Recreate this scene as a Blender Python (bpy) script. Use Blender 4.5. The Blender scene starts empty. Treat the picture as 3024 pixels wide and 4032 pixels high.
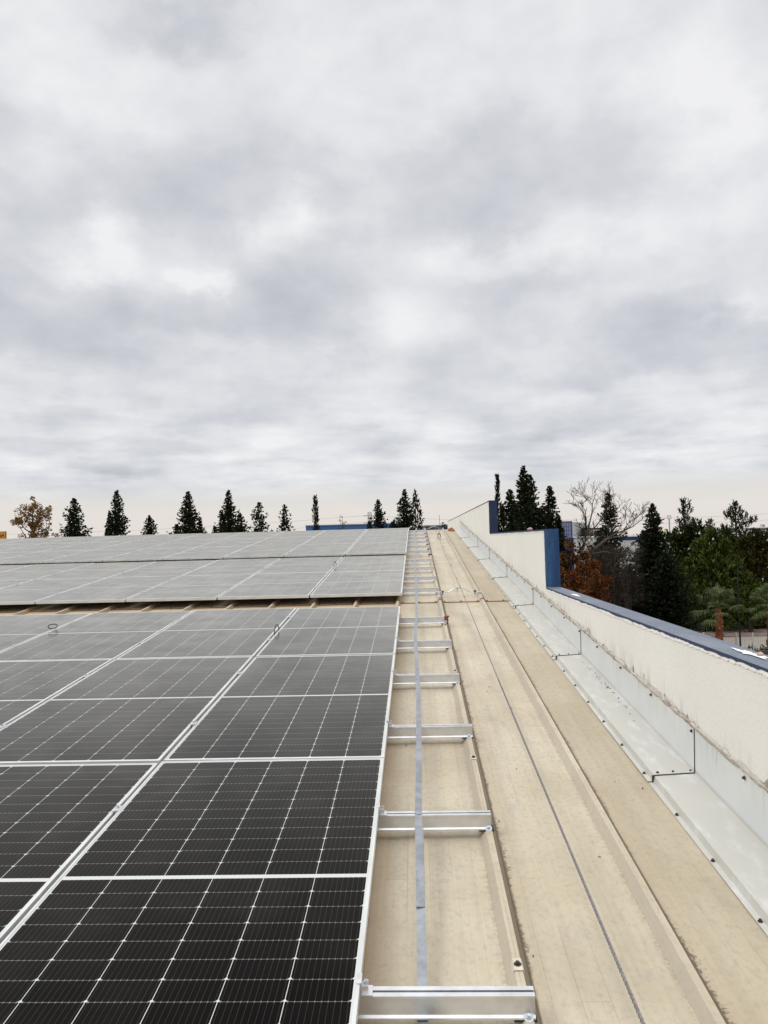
import bpy, math, random
from mathutils import Matrix, Vector, Quaternion
from math import sin, cos, pi, radians

S = bpy.context.scene
COL = S.collection

# ------------------------------------------------------------------ camera
SLOPE = radians(4.55)                       # pitch of the roof
M_ROOF = Matrix.Rotation(SLOPE, 4, 'X')     # roof frame (u right, v up the slope, n normal) -> world
F_PX, PIT, YAW, ROL, CAM_H = 3017.98, -0.043817, 0.040485, -0.0294595, 1.409032
_f = Vector((-sin(YAW)*cos(PIT), cos(YAW)*cos(PIT), sin(PIT)))
_r0 = Vector((cos(YAW), sin(YAW), 0)); _u0 = _r0.cross(_f)
CR = M_ROOF.to_3x3() @ (cos(ROL)*_r0 + sin(ROL)*_u0)
CU = M_ROOF.to_3x3() @ (-sin(ROL)*_r0 + cos(ROL)*_u0)
CF = M_ROOF.to_3x3() @ _f
CLOC = M_ROOF @ Vector((0, 0, CAM_H))
cam_data = bpy.data.cameras.new('camera'); cam = bpy.data.objects.new('camera', cam_data); COL.objects.link(cam)
cm = Matrix((( CR.x, CU.x, -CF.x, CLOC.x), (CR.y, CU.y, -CF.y, CLOC.y), (CR.z, CU.z, -CF.z, CLOC.z), (0, 0, 0, 1)))
cam.matrix_world = cm
cam_data.sensor_fit = 'VERTICAL'; cam_data.sensor_height = 36; cam_data.lens = 36*F_PX/4032
cam_data.clip_start = 0.05; cam_data.clip_end = 5000
S.camera = cam

def ray(px, py): return CR*((px-1512)/F_PX) - CU*((py-2016)/F_PX) + CF
def at(px, py, dist): return CLOC + ray(px, py)*dist     # a direction and a real distance -> a place

# ------------------------------------------------------------------ world
S.view_settings.view_transform = 'Standard'; S.view_settings.look = 'None'
S.view_settings.exposure = 0.0; S.view_settings.gamma = 1.0; S.view_settings.use_curve_mapping = False
SUN_EL, SUN_ROT = radians(46), radians(238)

class NT:
    """small helper to write node trees"""
    def __init__(s, tree): s.t = tree; s.n = tree.nodes; s.l = tree.links
    def new(s, typ, **kw):
        n = s.n.new(typ)
        for k, v in kw.items(): setattr(n, k, v)
        return n
    def put(s, sock, v):
        if v is None: return
        if isinstance(v, bpy.types.NodeSocket): s.l.new(v, sock)
        else: sock.default_value = v
    def math(s, op, a, b=None, c=None, clamp=False):
        n = s.new('ShaderNodeMath', operation=op, use_clamp=clamp)
        s.put(n.inputs[0], a); s.put(n.inputs[1], b); s.put(n.inputs[2], c)
        return n.outputs[0]
    def vmath(s, op, a, b=None):
        n = s.new('ShaderNodeVectorMath', operation=op)
        s.put(n.inputs[0], a); s.put(n.inputs[1], b)
        return n.outputs['Value'] if op in ('DOT_PRODUCT', 'LENGTH') else n.outputs[0]
    def mix(s, f, a, b, blend='MIX'):
        n = s.new('ShaderNodeMix', data_type='RGBA', blend_type=blend)
        s.put(n.inputs[0], f); s.put(n.inputs[6], a); s.put(n.inputs[7], b)
        return n.outputs[2]
    def ramp(s, f, lo, hi, a=0.0, b=1.0, smooth=True):
        n = s.new('ShaderNodeMapRange', interpolation_type='SMOOTHSTEP' if smooth else 'LINEAR')
        s.put(n.inputs[0], f); n.inputs[1].default_value = lo; n.inputs[2].default_value = hi
        n.inputs[3].default_value = a; n.inputs[4].default_value = b
        return n.outputs[0]
    def noise(s, vec, scale, detail=3, rough=0.5, dist=0.0, color=False):
        n = s.new('ShaderNodeTexNoise')
        s.put(n.inputs['Vector'], vec); n.inputs['Scale'].default_value = scale
        n.inputs['Detail'].default_value = detail; n.inputs['Roughness'].default_value = rough
        n.inputs['Distortion'].default_value = dist
        return n.outputs[1 if color else 0]
    def sep(s, v):
        n = s.new('ShaderNodeSeparateXYZ'); s.put(n.inputs[0], v); return n.outputs
    def comb(s, x, y, z):
        n = s.new('ShaderNodeCombineXYZ')
        for i, v in enumerate((x, y, z)): s.put(n.inputs[i], v)
        return n.outputs[0]
    def scale(s, v, sc):
        n = s.new('ShaderNodeMapping'); s.put(n.inputs[0], v); n.inputs['Scale'].default_value = sc
        return n.outputs[0]
    def obj(s): return s.new('ShaderNodeTexCoord').outputs['Object']

def rgb(r, g, b): return (r, g, b, 1.0)

W = bpy.data.worlds.new('World'); S.world = W; W.use_nodes = True
wt = NT(W.node_tree); W.node_tree.nodes.clear()
sky = wt.new('ShaderNodeTexSky', sky_type='NISHITA', sun_disc=False)
sky.sun_elevation = SUN_EL; sky.sun_rotation = SUN_ROT
d = wt.new('ShaderNodeTexCoord').outputs['Generated']
dx, dy, dz = wt.sep(d)
zc = wt.math('MAXIMUM', dz, 0.0)
den = wt.math('ADD', zc, 0.11)
plane = wt.comb(wt.math('DIVIDE', dx, den), wt.math('DIVIDE', dy, den), 0.0)
az = wt.math('ARCTAN2', dx, dy); el = wt.math('ARCSINE', dz)
ae = wt.comb(az, el, 0.0)
dv = wt.scale(d, (1.0, 1.0, 1.55))
warp = wt.vmath('SUBTRACT', wt.noise(dv, 6.0, 6, 0.6, 0, True), (0.5, 0.5, 0.5))
warp = wt.vmath('MULTIPLY', warp, (0.30, 0.17, 0.0))
aew = wt.vmath('ADD', ae, warp)
n1 = wt.noise(wt.scale(d, (1.0, 1.0, 1.45)), 6.8, 7, 0.50, 0.12)
n2 = wt.noise(plane, 2.0, 6, 0.58, 0.2)
n3 = wt.noise(dv, 15.0, 6, 0.55, 0.2)
amt = wt.math('MULTIPLY', wt.math('SUBTRACT', n1, 0.5), 1.05)
amt = wt.math('ADD', amt, wt.math('MULTIPLY', wt.math('SUBTRACT', n2, 0.5), wt.ramp(el, .10, .32, 1.25, 0.05)))
amt = wt.math('ADD', amt, wt.math('MULTIPLY', wt.math('SUBTRACT', n3, 0.5), 0.34))
# thick dark and thin bright parts of the cloud deck: (azimuth, elevation) patches
PATCH = [(230,725,330,75,-.42),(280,430,290,80,-.26),(610,375,110,50,-.22),(950,430,230,100,-.34),(1450,770,320,80,-.32),
 (650,650,130,90,-.28),(420,10,130,45,-.34),(1250,300,220,110,-.12),(60,320,120,80,-.14),(1120,620,260,45,-.16),(1250,930,330,32,-.16),
 (380,885,420,36,-.14),(40,600,110,60,-.12),(1130,250,160,60,-.06),(300,1000,500,18,-.10),
 (240,545,90,55,.30),(600,480,75,75,.30),(460,610,42,26,.34),(1090,535,220,42,.26),(1600,290,90,150,.26),(200,160,230,110,.20),
 (1580,670,55,40,.28),(470,765,150,38,.24),(1100,100,360,130,.20),(850,760,160,50,.16),(200,600,110,25,.16),(1350,640,180,28,.12),
 (700,905,260,22,.10),(1250,855,240,22,.12),(1400,480,160,60,.14)]
for (px, py, rx, ry, a) in PATCH:
    c = ray(px*1.8228, py*1.8228).normalized()
    k = 1.8228/F_PX
    v = wt.vmath('SUBTRACT', aew, (math.atan2(c.x, c.y), math.asin(c.z), 0))
    v = wt.vmath('MULTIPLY', v, (1/(rx*k), 1/(ry*k), 0))
    g = wt.math('MULTIPLY', wt.math('POWER', 2.718, wt.math('MULTIPLY', wt.vmath('DOT_PRODUCT', v, v), -1.0)), a*1.0)
    amt = wt.math('ADD', amt, g)
lowfade = wt.ramp(el, 0.015, 0.09, 0.3, 1.0)
b = wt.math('ADD', wt.math('MULTIPLY', amt, lowfade), 0.735)
mid = wt.mix(wt.ramp(b, 0.12, 0.66, smooth=False), rgb(.48, .50, .55), rgb(.715, .727, .762))
cl = wt.mix(wt.ramp(b, 0.64, 1.02, smooth=False), mid, rgb(.90, .90, .91))
# layered haze low over the horizon
elw = wt.math('ADD', el, wt.math('MULTIPLY', wt.math('SUBTRACT', wt.noise(wt.scale(d, (1, 1, 7)), 4.0, 6, .6), .5), .055))
hr = wt.new('ShaderNodeValToRGB'); wt.put(hr.inputs[0], wt.math('MULTIPLY', elw, 5.0))
hr.color_ramp.elements[0].position = 0.0; hr.color_ramp.elements[0].color = rgb(.80, .74, .70)
hr.color_ramp.elements[1].position = 1.0; hr.color_ramp.elements[1].color = rgb(.72, .72, .74)
for pos, col in ((.20, (.80, .755, .715)), (.30, (.74, .725, .705)), (.40, (.655, .675, .685)), (.50, (.76, .75, .725)), (.60, (.665, .68, .695)), (.72, (.80, .79, .78))):
    e_ = hr.color_ramp.elements.new(pos); e_.color = rgb(*col)
cl = wt.mix(wt.ramp(el, 0.045, 0.085), hr.outputs[0], cl)
zen = wt.ramp(el, radians(34), radians(80), 1.0, 3.1)       # an overcast sky is brightest overhead
zen10 = wt.math('MULTIPLY', zen, 10.0)
clb = wt.vmath('MULTIPLY', cl, wt.comb(zen10, zen10, zen10))
full = wt.mix(0.96, sky.outputs[0], clb)
bg = wt.new('ShaderNodeBackground'); wt.put(bg.inputs[0], full); bg.inputs[1].default_value = 0.1
wo = wt.new('ShaderNodeOutputWorld'); wt.l.new(bg.outputs[0], wo.inputs[0])

sd = bpy.data.lights.new('sun', 'SUN'); sun = bpy.data.objects.new('sun', sd); COL.objects.link(sun)
sd.energy = 1.2; sd.angle = radians(24); sd.color = (1.0, 0.97, 0.93)
sdir = Vector((sin(SUN_ROT)*cos(SUN_EL), cos(SUN_ROT)*cos(SUN_EL), sin(SUN_EL)))   # towards the sun
sun.rotation_euler = sdir.to_track_quat('Z', 'Y').to_euler(); sun.location = (0, 0, 60)
S.cycles.max_bounces = 6

# ------------------------------------------------------------------ helpers
GZ = -7.5                     # street level below the roof
class MB:
    def __init__(s): s.v = []; s.f = []; s.m = []
    def face(s, pts, mi=0):
        i = len(s.v); s.v += [tuple(p) for p in pts]; s.f.append(tuple(range(i, i+len(pts)))); s.m.append(mi)
    def box(s, a, b, mi=0):
        x0, y0, z0 = a; x1, y1, z1 = b; i = len(s.v)
        s.v += [(x0,y0,z0),(x1,y0,z0),(x1,y1,z0),(x0,y1,z0),(x0,y0,z1),(x1,y0,z1),(x1,y1,z1),(x0,y1,z1)]
        for q in ((0,3,2,1),(4,5,6,7),(0,1,5,4),(1,2,6,5),(2,3,7,6),(3,0,4,7)):
            s.f.append(tuple(i+k for k in q)); s.m.append(mi)
    def tube(s, pts, r, n=6, mi=0, cap=True, flat=None):
        pts = [Vector(p) for p in pts]; rings = []
        for k, p in enumerate(pts):
            t = (pts[min(k+1, len(pts)-1)] - pts[max(k-1, 0)]).normalized()
            ref = Vector((0, 0, 1)) if abs(t.z) < .9 else Vector((1, 0, 0))
            a = t.cross(ref).normalized(); b = a.cross(t)
            rr = r[k] if isinstance(r, (list, tuple)) else r
            i = len(s.v)
            for j in range(n):
                an = 2*pi*j/n; q = p + a*(cos(an)*rr) + b*(sin(an)*rr*(flat or 1)); s.v.append(tuple(q))
            rings.append(i)
        for k in range(len(rings)-1):
            for j in range(n):
                s.f.append((rings[k]+j, rings[k]+(j+1) % n, rings[k+1]+(j+1) % n, rings[k+1]+j)); s.m.append(mi)
        if cap:
            s.f.append(tuple(rings[0]+j for j in reversed(range(n)))); s.m.append(mi)
            s.f.append(tuple(rings[-1]+j for j in range(n))); s.m.append(mi)
    def extrude(s, prof, axis, a, b, mi=0, closed=False):
        """profile of 2d points swept along an axis (0 = u, 1 = v)"""
        i = len(s.v); n = len(prof)
        for t in (a, b):
            for (p, q) in prof: s.v.append((t, p, q) if axis == 0 else (p, t, q))
        for k in range(n if closed else n-1):
            k2 = (k+1) % n
            s.f.append((i+k, i+k2, i+n+k2, i+n+k) if axis == 1 else (i+k, i+n+k, i+n+k2, i+k2)); s.m.append(mi)
        if closed:
            s.f.append(tuple(range(i, i+n))); s.m.append(mi)
            s.f.append(tuple(range(i+2*n-1, i+n-1, -1))); s.m.append(mi)
    def cyl(s, c, r, h, n=10, mi=0, r2=None):
        s.tube([(c[0], c[1], c[2]), (c[0], c[1], c[2]+h)], [r, r if r2 is None else r2], n, mi)
    def mesh(s, name, mats, smooth=False):
        me = bpy.data.meshes.new(name); me.from_pydata(s.v, [], s.f)
        for m in (mats if isinstance(mats, (list, tuple)) else [mats]): me.materials.append(m)
        if len(me.materials) > 1: me.polygons.foreach_set('material_index', s.m)
        if smooth: me.polygons.foreach_set('use_smooth', [True]*len(me.polygons))
        me.update(); return me
    def build(s, name, mats, parent=None, mw=None, smooth=False):
        return link(name, s.mesh(name, mats, smooth), parent, mw)

WM = {}
def link(name, me, parent=None, mw=None):
    o = bpy.data.objects.new(name, me); COL.objects.link(o)
    mw = mw.copy() if mw is not None else None
    if parent is not None:
        pw = WM.get(parent.name, Matrix.Identity(4)); o.parent = parent
        o.matrix_basis = Matrix.Identity(4) if mw is None else pw.inverted() @ mw
        WM[o.name] = pw if mw is None else mw
    else:
        o.matrix_basis = mw if mw is not None else Matrix.Identity(4); WM[o.name] = o.matrix_basis.copy()
    return o
def tag(o, label, cat, group=None, kind=None):
    o['label'] = label; o['category'] = cat
    if group: o['group'] = group
    if kind: o['kind'] = kind
    return o
def thing(name, label, cat, mw=None, group=None):
    return tag(link(name, None, None, mw if mw is not None else Matrix.Identity(4)), label, cat, group)
def roof_at(u, v, n=0.0): return M_ROOF @ Matrix.Translation((u, v, n))
def copy_tree(o, parent=None):
    c = o.copy(); COL.objects.link(c); c.parent = parent
    for ch in o.children: copy_tree(ch, c)
    return c
ORD = ['', 'first', 'second', 'third', 'fourth', 'fifth', 'sixth', 'seventh', 'eighth', 'ninth', 'tenth', 'eleventh', 'twelfth', 'thirteenth', 'fourteenth', 'fifteenth', 'sixteenth']

# ------------------------------------------------------------------ materials
def mat(name):
    m = bpy.data.materials.new(name); m.use_nodes = True
    t = NT(m.node_tree); bs = m.node_tree.nodes['Principled BSDF']
    return m, t, bs
def simple(name, col, rough=0.6, metal=0.0, var=0.0, scale=8.0, spec=None, bump=0.0):
    m, t, bs = mat(name)
    if var > 0:
        n = t.noise(t.obj(), scale, 4, 0.6)
        c = t.mix(t.ramp(n, .3, .7), rgb(*[x*(1-var) for x in col]), rgb(*[min(1, x*(1+var)) for x in col]))
        t.put(bs.inputs['Base Color'], c)
        t.put(bs.inputs['Roughness'], t.ramp(n, .2, .8, max(.03, rough-.12), min(1, rough+.12)))
        if bump:
            b = t.new('ShaderNodeBump'); b.inputs['Strength'].default_value = bump; b.inputs['Distance'].default_value = .01
            t.put(b.inputs['Height'], n); t.l.new(b.outputs[0], bs.inputs['Normal'])
    else:
        bs.inputs['Base Color'].default_value = rgb(*col); bs.inputs['Roughness'].default_value = rough
    bs.inputs['Metallic'].default_value = metal
    if spec is not None: bs.inputs['Specular IOR Level'].default_value = spec
    return m
RIB, RIB0 = 0.517, 0.277
def roof_material():
    m, t, bs = mat('cream roof paint')
    o = t.obj(); u, v, n = t.sep(o)
    big = t.noise(o, 1.3, 5, 0.6, 0.3)
    c = t.mix(t.ramp(big, .32, .68), rgb(.475, .405, .29), rgb(.56, .495, .37))
    fine = t.noise(t.scale(o, (1, .7, 1)), 48, 6, 0.72, 0.1)
    c = t.mix(t.math('MULTIPLY', t.ramp(fine, .47, .70), .44), c, rgb(.31, .27, .205))
    # long streaks down the slope
    st = t.noise(t.scale(o, (9.0, .35, 1)), 1.0, 4, .6)
    c = t.mix(t.math('MULTIPLY', t.ramp(st, .46, .70), .46), c, rgb(.36, .31, .235))
    # rolled lines and patchy rectangles of the profile
    br = t.new('ShaderNodeTexBrick'); t.put(br.inputs['Vector'], t.scale(t.vmath('ADD', t.comb(v, u, 0.0), (0.0, -.018, 0)), (1, 1, 1)))
    br.inputs['Color1'].default_value = rgb(.85, .85, .85); br.inputs['Color2'].default_value = rgb(1, 1, 1); br.inputs['Mortar'].default_value = rgb(.74, .73, .70)
    br.inputs['Scale'].default_value = 1.0; br.inputs['Mortar Size'].default_value = .0022; br.inputs['Brick Width'].default_value = 1.1; br.inputs['Row Height'].default_value = .0862
    br.inputs['Mortar Smooth'].default_value = .3; br.offset = .37
    c = t.mix(t.ramp(t.noise(o, 2.3, 2), .35, .65, .15, .75), c, br.outputs[0], 'MULTIPLY')
    # fine brushed lines running down the sheet
    fl_ = t.noise(t.scale(o, (70, .5, 1)), 1.0, 3, .6)
    c = t.mix(t.math('MULTIPLY', t.ramp(fl_, .54, .72), .22), c, rgb(.33, .285, .215))
    # grey scuffs
    sc = t.noise(t.scale(o, (1, .5, 1)), 6.5, 7, .72, .25)
    c = t.mix(t.math('MULTIPLY', t.ramp(sc, .52, .72), .42), c, rgb(.29, .275, .25))
    # the strip along the parapet is dirtier
    c = t.mix(t.ramp(u, .80, .86, 0, .30), c, rgb(.34, .275, .185))
    # rib flanks: right side dark brown, left side greyer
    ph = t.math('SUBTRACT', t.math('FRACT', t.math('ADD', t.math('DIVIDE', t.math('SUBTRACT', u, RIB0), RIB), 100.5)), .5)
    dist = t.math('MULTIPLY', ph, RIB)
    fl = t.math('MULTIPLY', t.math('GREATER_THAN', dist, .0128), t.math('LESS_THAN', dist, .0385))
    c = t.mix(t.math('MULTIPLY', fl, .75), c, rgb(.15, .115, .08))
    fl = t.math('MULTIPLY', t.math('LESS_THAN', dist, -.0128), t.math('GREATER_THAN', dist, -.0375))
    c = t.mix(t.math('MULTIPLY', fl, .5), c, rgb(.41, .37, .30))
    # moss and grit caught at the feet of the ribs
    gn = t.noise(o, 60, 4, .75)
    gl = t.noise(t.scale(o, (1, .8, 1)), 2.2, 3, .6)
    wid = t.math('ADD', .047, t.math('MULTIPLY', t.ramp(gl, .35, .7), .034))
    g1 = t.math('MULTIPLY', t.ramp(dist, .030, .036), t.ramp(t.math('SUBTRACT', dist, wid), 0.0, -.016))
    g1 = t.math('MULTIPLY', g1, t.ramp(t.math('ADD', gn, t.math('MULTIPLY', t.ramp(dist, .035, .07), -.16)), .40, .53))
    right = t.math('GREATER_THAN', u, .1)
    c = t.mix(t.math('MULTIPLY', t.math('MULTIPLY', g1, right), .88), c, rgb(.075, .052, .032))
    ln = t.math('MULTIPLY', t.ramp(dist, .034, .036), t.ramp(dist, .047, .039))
    c = t.mix(t.math('MULTIPLY', t.math('MULTIPLY', ln, right), .88), c, rgb(.085, .06, .04))  # continuous dark line along the right foot of each rib
    c = t.mix(t.ramp(u, -.10, -.17, 0, .4), c, rgb(.45, .32, .185))
    g2 = t.math('MULTIPLY', t.ramp(dist, -.034, -.038), t.ramp(dist, -.056, -.042))
    c = t.mix(t.math('MULTIPLY', t.math('MULTIPLY', g2, t.ramp(gn, .45, .6)), .4), c, rgb(.2, .15, .1))
    # soft brown run-off beside the rib
    c = t.mix(t.math('MULTIPLY', t.math('MULTIPLY', t.ramp(dist, .03, .04), t.ramp(dist, .15, .05)), .22), c, rgb(.36, .27, .17))
    # rust along the sheet lap
    lap = t.math('MULTIPLY', t.ramp(v, 9.30, 9.36), t.ramp(v, 9.50, 9.38))
    c = t.mix(t.math('MULTIPLY', lap, .35), c, rgb(.42, .22, .11))
    # specks
    vo = t.new('ShaderNodeTexVoronoi'); t.put(vo.inputs['Vector'], o); vo.inputs['Scale'].default_value = 9
    sp = t.math('LESS_THAN', vo.outputs['Distance'], .045)
    pick = t.math('GREATER_THAN', t.sep(vo.outputs['Color'])[0], .62)
    c = t.mix(t.math('MULTIPLY', t.math('MULTIPLY', sp, pick), .8), c, rgb(.07, .05, .035))
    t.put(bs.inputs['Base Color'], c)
    t.put(bs.inputs['Roughness'], t.ramp(fine, .3, .7, .48, .68))
    bs.inputs['Specular IOR Level'].default_value = .3
    b = t.new('ShaderNodeBump'); b.inputs['Strength'].default_value = .25; b.inputs['Distance'].default_value = .004
    t.put(b.inputs['Height'], t.math('ADD', t.math('MULTIPLY', t.noise(o, 7, 3), .6), fine)); t.l.new(b.outputs[0], bs.inputs['Normal'])
    return m
def cell_material():
    m, t, bs = mat('solar cells under glass')
    o = t.obj(); x, y, z = t.sep(o)
    PW, PL, X0, CX, Y0, CY = 1.134, 2.279, .0165, .1835, .0215, .0922
    hy = t.math('MULTIPLY', t.math('LESS_THAN', y, PL/2), 1.0)
    ym = t.math('MINIMUM', y, t.math('SUBTRACT', PL, y))           # mirrored halves
    cx = t.math('DIVIDE', t.math('SUBTRACT', x, X0), CX); fx = t.math('FRACT', cx)
    cy = t.math('DIVIDE', t.math('SUBTRACT', ym, Y0), CY); fy = t.math('FRACT', cy)
    # distances to the cell edges in metres
    ex = t.math('MULTIPLY', t.math('MINIMUM', fx, t.math('SUBTRACT', 1, fx)), CX)
    ey = t.math('MULTIPLY', t.math('MINIMUM', fy, t.math('SUBTRACT', 1, fy)), CY)
    e0 = t.math('MULTIPLY', fy, CY)
    inx = t.math('MULTIPLY', t.math('GREATER_THAN', cx, 0), t.math('LESS_THAN', cx, 6.0))
    iny = t.math('MULTIPLY', t.math('GREATER_THAN', cy, 0), t.math('LESS_THAN', cy, 12.0))
    incell = t.math('MULTIPLY', t.math('GREATER_THAN', ex, .0011), t.math('GREATER_THAN', ey, .00045))
    incell = t.math('MULTIPLY', incell, t.math('GREATER_THAN', t.math('ADD', ex, e0), .0105))
    incell = t.math('MULTIPLY', incell, t.math('MULTIPLY', inx, iny))
    fb = t.math('FRACT', t.math('MULTIPLY', fx, 10.0))
    bus = t.math('LESS_THAN', t.math('ABSOLUTE', t.math('SUBTRACT', fb, .5)), .035)
    dot = t.math('MULTIPLY', t.math('LESS_THAN', t.math('ABSOLUTE', t.math('SUBTRACT', fb, .5)), .09), t.math('LESS_THAN', ey, .004))
    oi = t.new('ShaderNodeObjectInfo')
    cid = t.new('ShaderNodeTexWhiteNoise', noise_dimensions='2D')
    t.put(cid.inputs['Vector'], t.comb(t.math('FLOOR', cx), t.math('ADD', t.math('FLOOR', cy), t.math('MULTIPLY', hy, 40)), 0))
    tint = t.math('ADD', .75, t.math('MULTIPLY', cid.outputs[0], .5))
    cell = t.mix(oi.outputs['Random'], rgb(.0042, .0034, .0032), rgb(.0034, .0033, .0040))
    cell = t.vmath('MULTIPLY', cell, t.comb(tint, tint, tint))
    c = t.mix(t.math('MULTIPLY', bus, .7), cell, rgb(.05, .048, .045))
    c = t.mix(t.math('MULTIPLY', dot, .7), c, rgb(.16, .155, .15))
    rowgap = t.math('MULTIPLY', t.math('GREATER_THAN', ex, .004), t.math('MULTIPLY', inx, iny))
    c = t.mix(incell, t.mix(rowgap, rgb(.56, .57, .53), rgb(.30, .31, .28)), c)
    dust = t.noise(t.vmath('ADD', o, t.comb(t.math('MULTIPLY', oi.outputs['Random'], 37.0), 0, 0)), 2.5, 5, .65)
    c = t.mix(t.ramp(dust, .45, .8, .0, .012), c, rgb(.45, .42, .36))
    t.put(bs.inputs['Base Color'], c)
    bs.inputs['Roughness'].default_value = .8
    bs.inputs['Specular IOR Level'].default_value = 0.0
    # anti-reflective textured glass: little mirror reflection head-on, strong at grazing angles
    fr = t.new('ShaderNodeFresnel'); fr.inputs['IOR'].default_value = 1.5
    k = t.ramp(fr.outputs[0], .035, .50, 0, .64)
    k = t.math('MULTIPLY', k, t.ramp(dust, .3, .72, .90, 1.08), clamp=True)
    gl = t.new('ShaderNodeBsdfGlossy'); gl.inputs['Color'].default_value = rgb(.96, .935, .87)
    t.put(gl.inputs['Roughness'], t.ramp(dust, .3, .8, .16, .24))
    mx = t.new('ShaderNodeMixShader'); t.put(mx.inputs[0], k); t.l.new(bs.outputs[0], mx.inputs[1]); t.l.new(gl.outputs[0], mx.inputs[2])
    t.l.new(mx.outputs[0], m.node_tree.nodes['Material Output'].inputs[0])
    return m
def flashing_material():
    m, t, bs = mat('galvanised flashing')
    o = t.obj(); u, v, n = t.sep(o)
    a = t.noise(o, 3, 5, .6)
    c = t.mix(t.ramp(a, .3, .7), rgb(.63, .66, .655), rgb(.70, .715, .70))
    # beige dust settled on the tray
    dz = t.noise(t.scale(o, (3, 1, 1)), 4, 5, .65)
    c = t.mix(t.math('MULTIPLY', t.ramp(dz, .18, .52), t.ramp(n, -.06, -.09, 0, .8)), c, rgb(.475, .455, .395))
    # drips washed down from the sealant bead
    s1 = t.noise(t.comb(t.math('MULTIPLY', v, 20), t.math('MULTIPLY', n, 1.4), 0), 1.0, 4, .65)
    s2 = t.noise(t.comb(t.math('MULTIPLY', v, 1.6), 0.0, 3.0), 1.0, 2, .5)
    top = t.ramp(n, -.03, .12)
    k = t.math('MULTIPLY', t.math('MULTIPLY', t.ramp(s1, .50, .72), top), t.ramp(s2, .38, .62))
    c = t.mix(t.math('MULTIPLY', k, .62), c, rgb(.26, .235, .21))
    vo = t.new('ShaderNodeTexVoronoi'); t.put(vo.inputs['Vector'], o); vo.inputs['Scale'].default_value = 7
    c = t.mix(t.math('MULTIPLY', t.math('LESS_THAN', vo.outputs['Distance'], .016), .7), c, rgb(.1, .09, .08))
    t.put(bs.inputs['Base Color'], c)
    t.put(bs.inputs['Roughness'], t.ramp(a, .3, .7, .38, .52)); bs.inputs['Metallic'].default_value = .05
    return m
def plaster_material():
    m, t, bs = mat('white plaster')
    o = t.obj(); x, y, z = t.sep(o)
    a = t.noise(o, 1.1, 5, .6)
    c = t.mix(t.ramp(a, .3, .7), rgb(.755, .745, .69), rgb(.79, .782, .73))
    f = t.noise(o, 45, 5, .65)
    c = t.mix(t.math('MULTIPLY', t.ramp(f, .55, .75), .22), c, rgb(.60, .57, .51))
    s1 = t.noise(t.comb(t.math('MULTIPLY', y, 7), t.math('MULTIPLY', z, .6), 0), 1.0, 4, .6)
    c = t.mix(t.math('MULTIPLY', t.ramp(s1, .60, .80), .18), c, rgb(.56, .52, .46))
    sp = t.noise(t.scale(o, (1, 5, 2)), 2.6, 6, .75, .8)
    c = t.mix(t.math('MULTIPLY', t.ramp(sp, .66, .74), .45), c, rgb(.42, .38, .33))
    # splash dirt just above the sealant bead
    h = t.math('SUBTRACT', z, t.math('ADD', t.math('MULTIPLY', y, .0796), .125))
    dn = t.noise(t.comb(t.math('MULTIPLY', y, 9), t.math('MULTIPLY', z, 2.2), 0), 1.0, 5, .7)
    c = t.mix(t.math('MULTIPLY', t.math('MULTIPLY', t.ramp(h, .17, .0), t.ramp(dn, .46, .68)), .5), c, rgb(.40, .36, .30))
    t.put(bs.inputs['Base Color'], c); bs.inputs['Roughness'].default_value = .9; bs.inputs['Specular IOR Level'].default_value = .15
    b = t.new('ShaderNodeBump'); b.inputs['Strength'].default_value = .5; b.inputs['Distance'].default_value = .006
    t.put(b.inputs['Height'], t.math('ADD', t.math('MULTIPLY', t.noise(o, 5, 3), 1.2), f)); t.l.new(b.outputs[0], bs.inputs['Normal'])
    return m
def blue_material(name, base, worn, amount, sc):
    m, t, bs = mat(name)
    o = t.obj()
    a = t.noise(t.scale(o, sc), 3.0, 6, .7, .6)
    c = t.mix(t.ramp(a, .42, .78, 0, amount), rgb(*base), rgb(*worn))
    f = t.noise(o, 30, 4, .6)
    c = t.mix(t.math('MULTIPLY', t.ramp(f, .5, .7), .25), c, rgb(*[x*.6 for x in base]))
    w = t.noise(t.scale(o, sc), 6.0, 5, .75, 1.5)
    c = t.mix(t.math('MULTIPLY', t.ramp(w, .68, .76), amount*.9), c, rgb(.55, .57, .58))
    t.put(bs.inputs['Base Color'], c); bs.inputs['Roughness'].default_value = .62
    b = t.new('ShaderNodeBump'); b.inputs['Strength'].default_value = .4; b.inputs['Distance'].default_value = .005
    t.put(b.inputs['Height'], a); t.l.new(b.outputs[0], bs.inputs['Normal'])
    return m
def leaf_material(name, dark, light, scale=1.6, rough=.7, trans=0.0):
    m, t, bs = mat(name)
    o = t.obj()
    a = t.noise(o, scale, 4, .65); f = t.noise(o, scale*9, 2, .5)
    c = t.mix(t.ramp(a, .35, .68), rgb(*dark), rgb(*light))
    c = t.mix(t.ramp(f, .3, .7, 0, .28), c, t.vmath('MULTIPLY', c, (.45, .45, .45)))
    t.put(bs.inputs['Base Color'], c); bs.inputs['Roughness'].default_value = .9; bs.inputs['Specular IOR Level'].default_value = .04
    return m
M = {}
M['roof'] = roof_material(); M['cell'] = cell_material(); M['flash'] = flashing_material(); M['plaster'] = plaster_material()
M['blue'] = blue_material('blue wall paint', (.005, .040, .125), (.04, .13, .26), .75, (2, 2, .4))
M['navy'] = blue_material('navy wall paint', (.005, .017, .060), (.015, .045, .11), .4, (2, 2, .5))
M['cap'] = blue_material('weathered blue paint', (.125, .145, .185), (.25, .27, .30), .85, (1.5, .6, 1))
M['strip'] = blue_material('blue paint edge', (.012, .028, .085), (.05, .08, .15), .5, (1, 1, 1))
M['fresh'] = simple('fresh white paint', (.86, .85, .83), .7, 0, .03, 20, bump=.3)
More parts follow.
